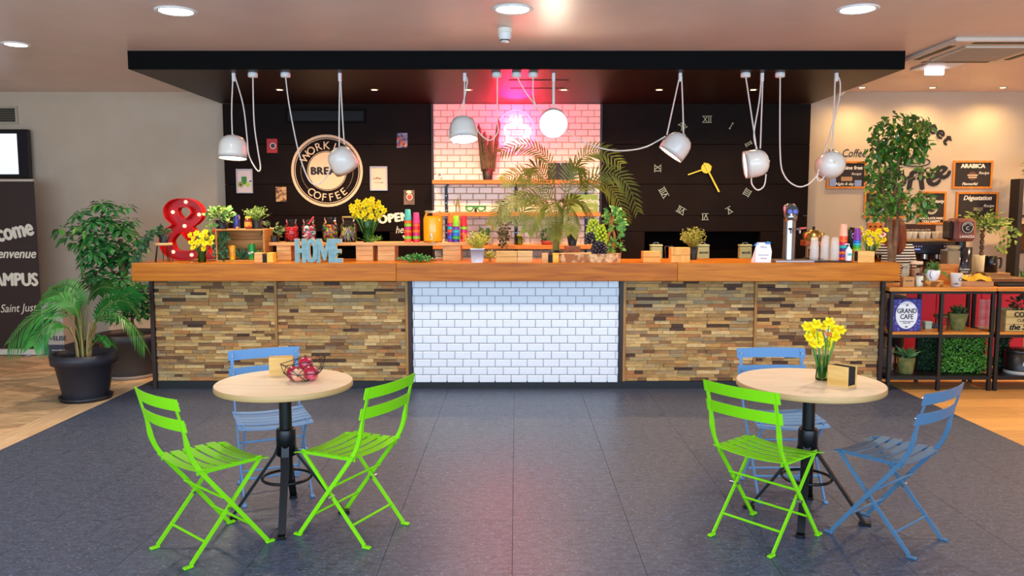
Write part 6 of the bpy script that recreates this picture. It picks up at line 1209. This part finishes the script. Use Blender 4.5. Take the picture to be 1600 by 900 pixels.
t = thing('wooden_stool', 'small round wooden stool on the middle rack shelf', 'stool', (RX(1472, 7.36, .6), 7.33, MZ)); MB().lathe([(0, .105), (.085, .105), (.09, .115), (.09, .13), (0, .132)], 20, cap=False).build('seat', wood('#5a3a24', '#7d5636', (1, 6, 6), 3, .6), t)
for k in range(3): a_ = k * 2.1 + .5; MB().tube([(.05 * math.cos(a_), .05 * math.sin(a_), .105), (.07 * math.cos(a_), .07 * math.sin(a_), 0)], .009, 6).build('leg', wood('#5a3a24', '#7d5636', (6, 6, 1), 3, .6), t)
MOSS = mat('#4a5028', .85, noise=(20, '#6d6a34'), bump=.3)
t = thing('mossy_pot_plant', 'dark sprigs in a mossy green pot on the middle rack shelf', 'plant', (RX(1498, 7.2, .6), 7.22, MZ)); small_pot(t, .056, .085, .16, MOSS); sprigs(MB(), (0, 0, .14), 40, .08, .08, .03, .012, 6).build('foliage', IVYD, t, kind='stuff')
TUM = MB().lathe([(0, .002), (.028, .002), (.033, .09)], 16, cap=False).data('glass_tumbler', milky('#d8d0c8', .22))
k = 0
for row, zz in enumerate((0, .0912, .1824)):
    for c_, px in enumerate((1536, 1548)):
        tag(obj('glass_tumbler', TUM, None, (RX(px, 7.28, .6), 7.3, MZ + zz)), 'clear glass tumbler, %s of the %s stack on the rack' % (('bottom', 'middle', 'top')[row], ('left', 'right')[c_]), 'glass', 'stacked tumblers on the rack')
t = thing('coffee_crate', 'wooden crate printed with coffee lettering on the right rack', 'crate', (RX(1566, 7.2, .6) + .23, 7.15, MZ)); CRP = wood('#a8925a', '#c9b47c', (1, 8, 8), 3, .7)
for k in range(3): MB().box(-.23, .23, 0, .012, .064 * k + .001, .064 * k + .062, .001).build('front_slat', CRP, t)
MB().box(-.23, .23, .2, .212, 0, .19).box(-.23, -.218, .012, .2, 0, .19).box(.218, .23, .012, .2, 0, .19).box(-.218, .218, .012, .2, 0, .008).build('box', CRP, t); txt('COFFEE', .062, t, INK, (-.05, -.002, .132), offset=.003); txt('CUP OF', .04, t, INK, (-.06, -.002, .085)); txt('the Smile', .075, t, INK, (-.06, -.002, .015), shear=.3, offset=.003)
t = thing('bushy_plant', 'dark bushy plant standing inside the coffee crate', 'plant', (RX(1590, 7.25, .7) + .05, 7.26, MZ + .009)); small_pot(t, .06, .07, .12); bush(MB(), (0, 0, .23), (.13, .08, .1), 160, .035, .022).build('foliage', mat('#10200f', .5, noise=(30, '#24421f')), t, kind='stuff')
# bottom shelf
t = thing('mossy_pot_plant', 'spiky green succulent in a mossy pot on the bottom rack shelf', 'plant', (RX(1418, 7.2, .3), 7.22, LZ)); small_pot(t, .06, .08, .15, MOSS); mb = MB()
for k in range(40): a_ = k * 2.4; d = V((math.cos(a_), math.sin(a_), R.uniform(.4, 1.5))).normalized(); mb.leaf((0, 0, .14), d, R.uniform(.09, .15), .022, None, .2, .15)
mb.build('leaves', mat('#3f6a3a', .5, noise=(20, '#6a944f')), t, kind='stuff')
for i, px in enumerate((1390.5, 1400)):
    tag(MB().lathe([(0, .002), (.03, .002), (.032, .01), (.032, .13), (.024, .15), (.024, .165), (.02, .165), (.02, .15), (.028, .13), (.028, .012)], 18, cap=False).build('glass_jar', GLASS, None, (RX(px, 7.3, .3) + .035, 7.32 - .07 * i, LZ)), 'empty glass jar on the bottom rack shelf, %s of the two' % ('left', 'right')[i], 'jar', 'empty jars on the rack')
def hedge(px0, px1, Y, label, m, n, dp=.06):
    a, b = at(px0, 528, Y), at(px1, 592, Y); w2 = (b.x - a.x) / 2; hh = a.z - LZ; t = thing('hedge_panel', label, 'plant', ((a.x + b.x) / 2, Y + dp, LZ)); MB().box(-w2, w2, 0, .02, 0, hh).build('backing', mat('#0f2410', .9), t); mb = MB()
    for k in range(n): mb.leaf((R.uniform(-w2, w2), R.uniform(-dp, -.005), R.uniform(.005, hh)), (R.uniform(-1, 1), R.uniform(-1, -.1), R.uniform(-.6, 1)), R.uniform(.016, .026), .014)
    mb.build('leaves', m, t, kind='stuff')
hedge(1475, 1543, 7.2, 'artificial green hedge panel on the bottom rack shelf', mat('#2f7a1f', .5, noise=(40, '#6aa83a')), 1500); hedge(1440, 1468, 7.32, 'dark artificial hedge panel behind the metal upright on the bottom shelf', mat('#123018', .5, noise=(30, '#24522a')), 500); hedge(1562, 1580, 7.34, 'dark artificial hedge behind the black bucket', mat('#123018', .5, noise=(30, '#24522a')), 300)
t = thing('black_bucket', 'black lidded bucket with a pale base on the bottom right shelf', 'bucket', (RX(1574, 7.2, .3) + .13, 7.22, LZ)); MB().lathe([(0, 0), (.13, 0), (.132, .03)], 28, cap=False).build('pale_base', mat('#cfc9bf', .5), t); MB().lathe([(.13, .03), (.13, .21), (.0, .21)], 28, cap=False).build('body', mat('#111114', .4), t); MB().lathe([(.133, .2), (.137, .215), (.12, .225), (0, .23)], 28, cap=False).build('lid', mat('#1c1c20', .3), t); txt('ARABICA', .06, t, PRINT, (.03, -.132, .09), sx=.7, offset=.002)
# ------------------------------------------------------------------ dark shelving at the far right
t = thing('dark_shelving', 'tall dark shelving unit at the right edge of the room', 'shelving', (5.58, 8.9, 0)); DW_ = mat('#1c1512', .6)
for x in (0, .95): MB().box(x, x + .05, 0, .17, 0, 1.98, .003).build('side_panel', DW_, t)
for z in (.3, .75, 1.15, 1.55, 1.95): MB().box(.05, .95, 0, .17, z, z + .03).build('shelf_board', DW_, t)
t = thing('bushy_plant', 'round green bush on top of the dark shelving at the right edge', 'plant', (5.74, 8.985, 1.98)); small_pot(t, .05, .06, .07, POTB); bush(MB(), (.02, -.05, .13), (.14, .1, .1), 180, .045, .028).build('foliage', mat('#2a5a24', .5, noise=(20, '#5d8a3a')), t, kind='stuff')
t = thing('cork_block', 'orange storage box inside the dark shelving', 'box', (5.9, 8.92, 1.18)); MB().box(-.2, .2, 0, .13, 0, .3, .004).build('box', wood('#b56a34', '#d9904a', (1, 8, 8), 3, .6), t)
t = thing('trailing_plant', 'green sprigs on a lower board of the dark shelving', 'plant', (5.76, 8.985, .78)); small_pot(t, .05, .06, .08); sprigs(MB(), (0, -.03, .06), 24, .14, .16, .03, .014, 7).build('foliage', IVY, t, kind='stuff')
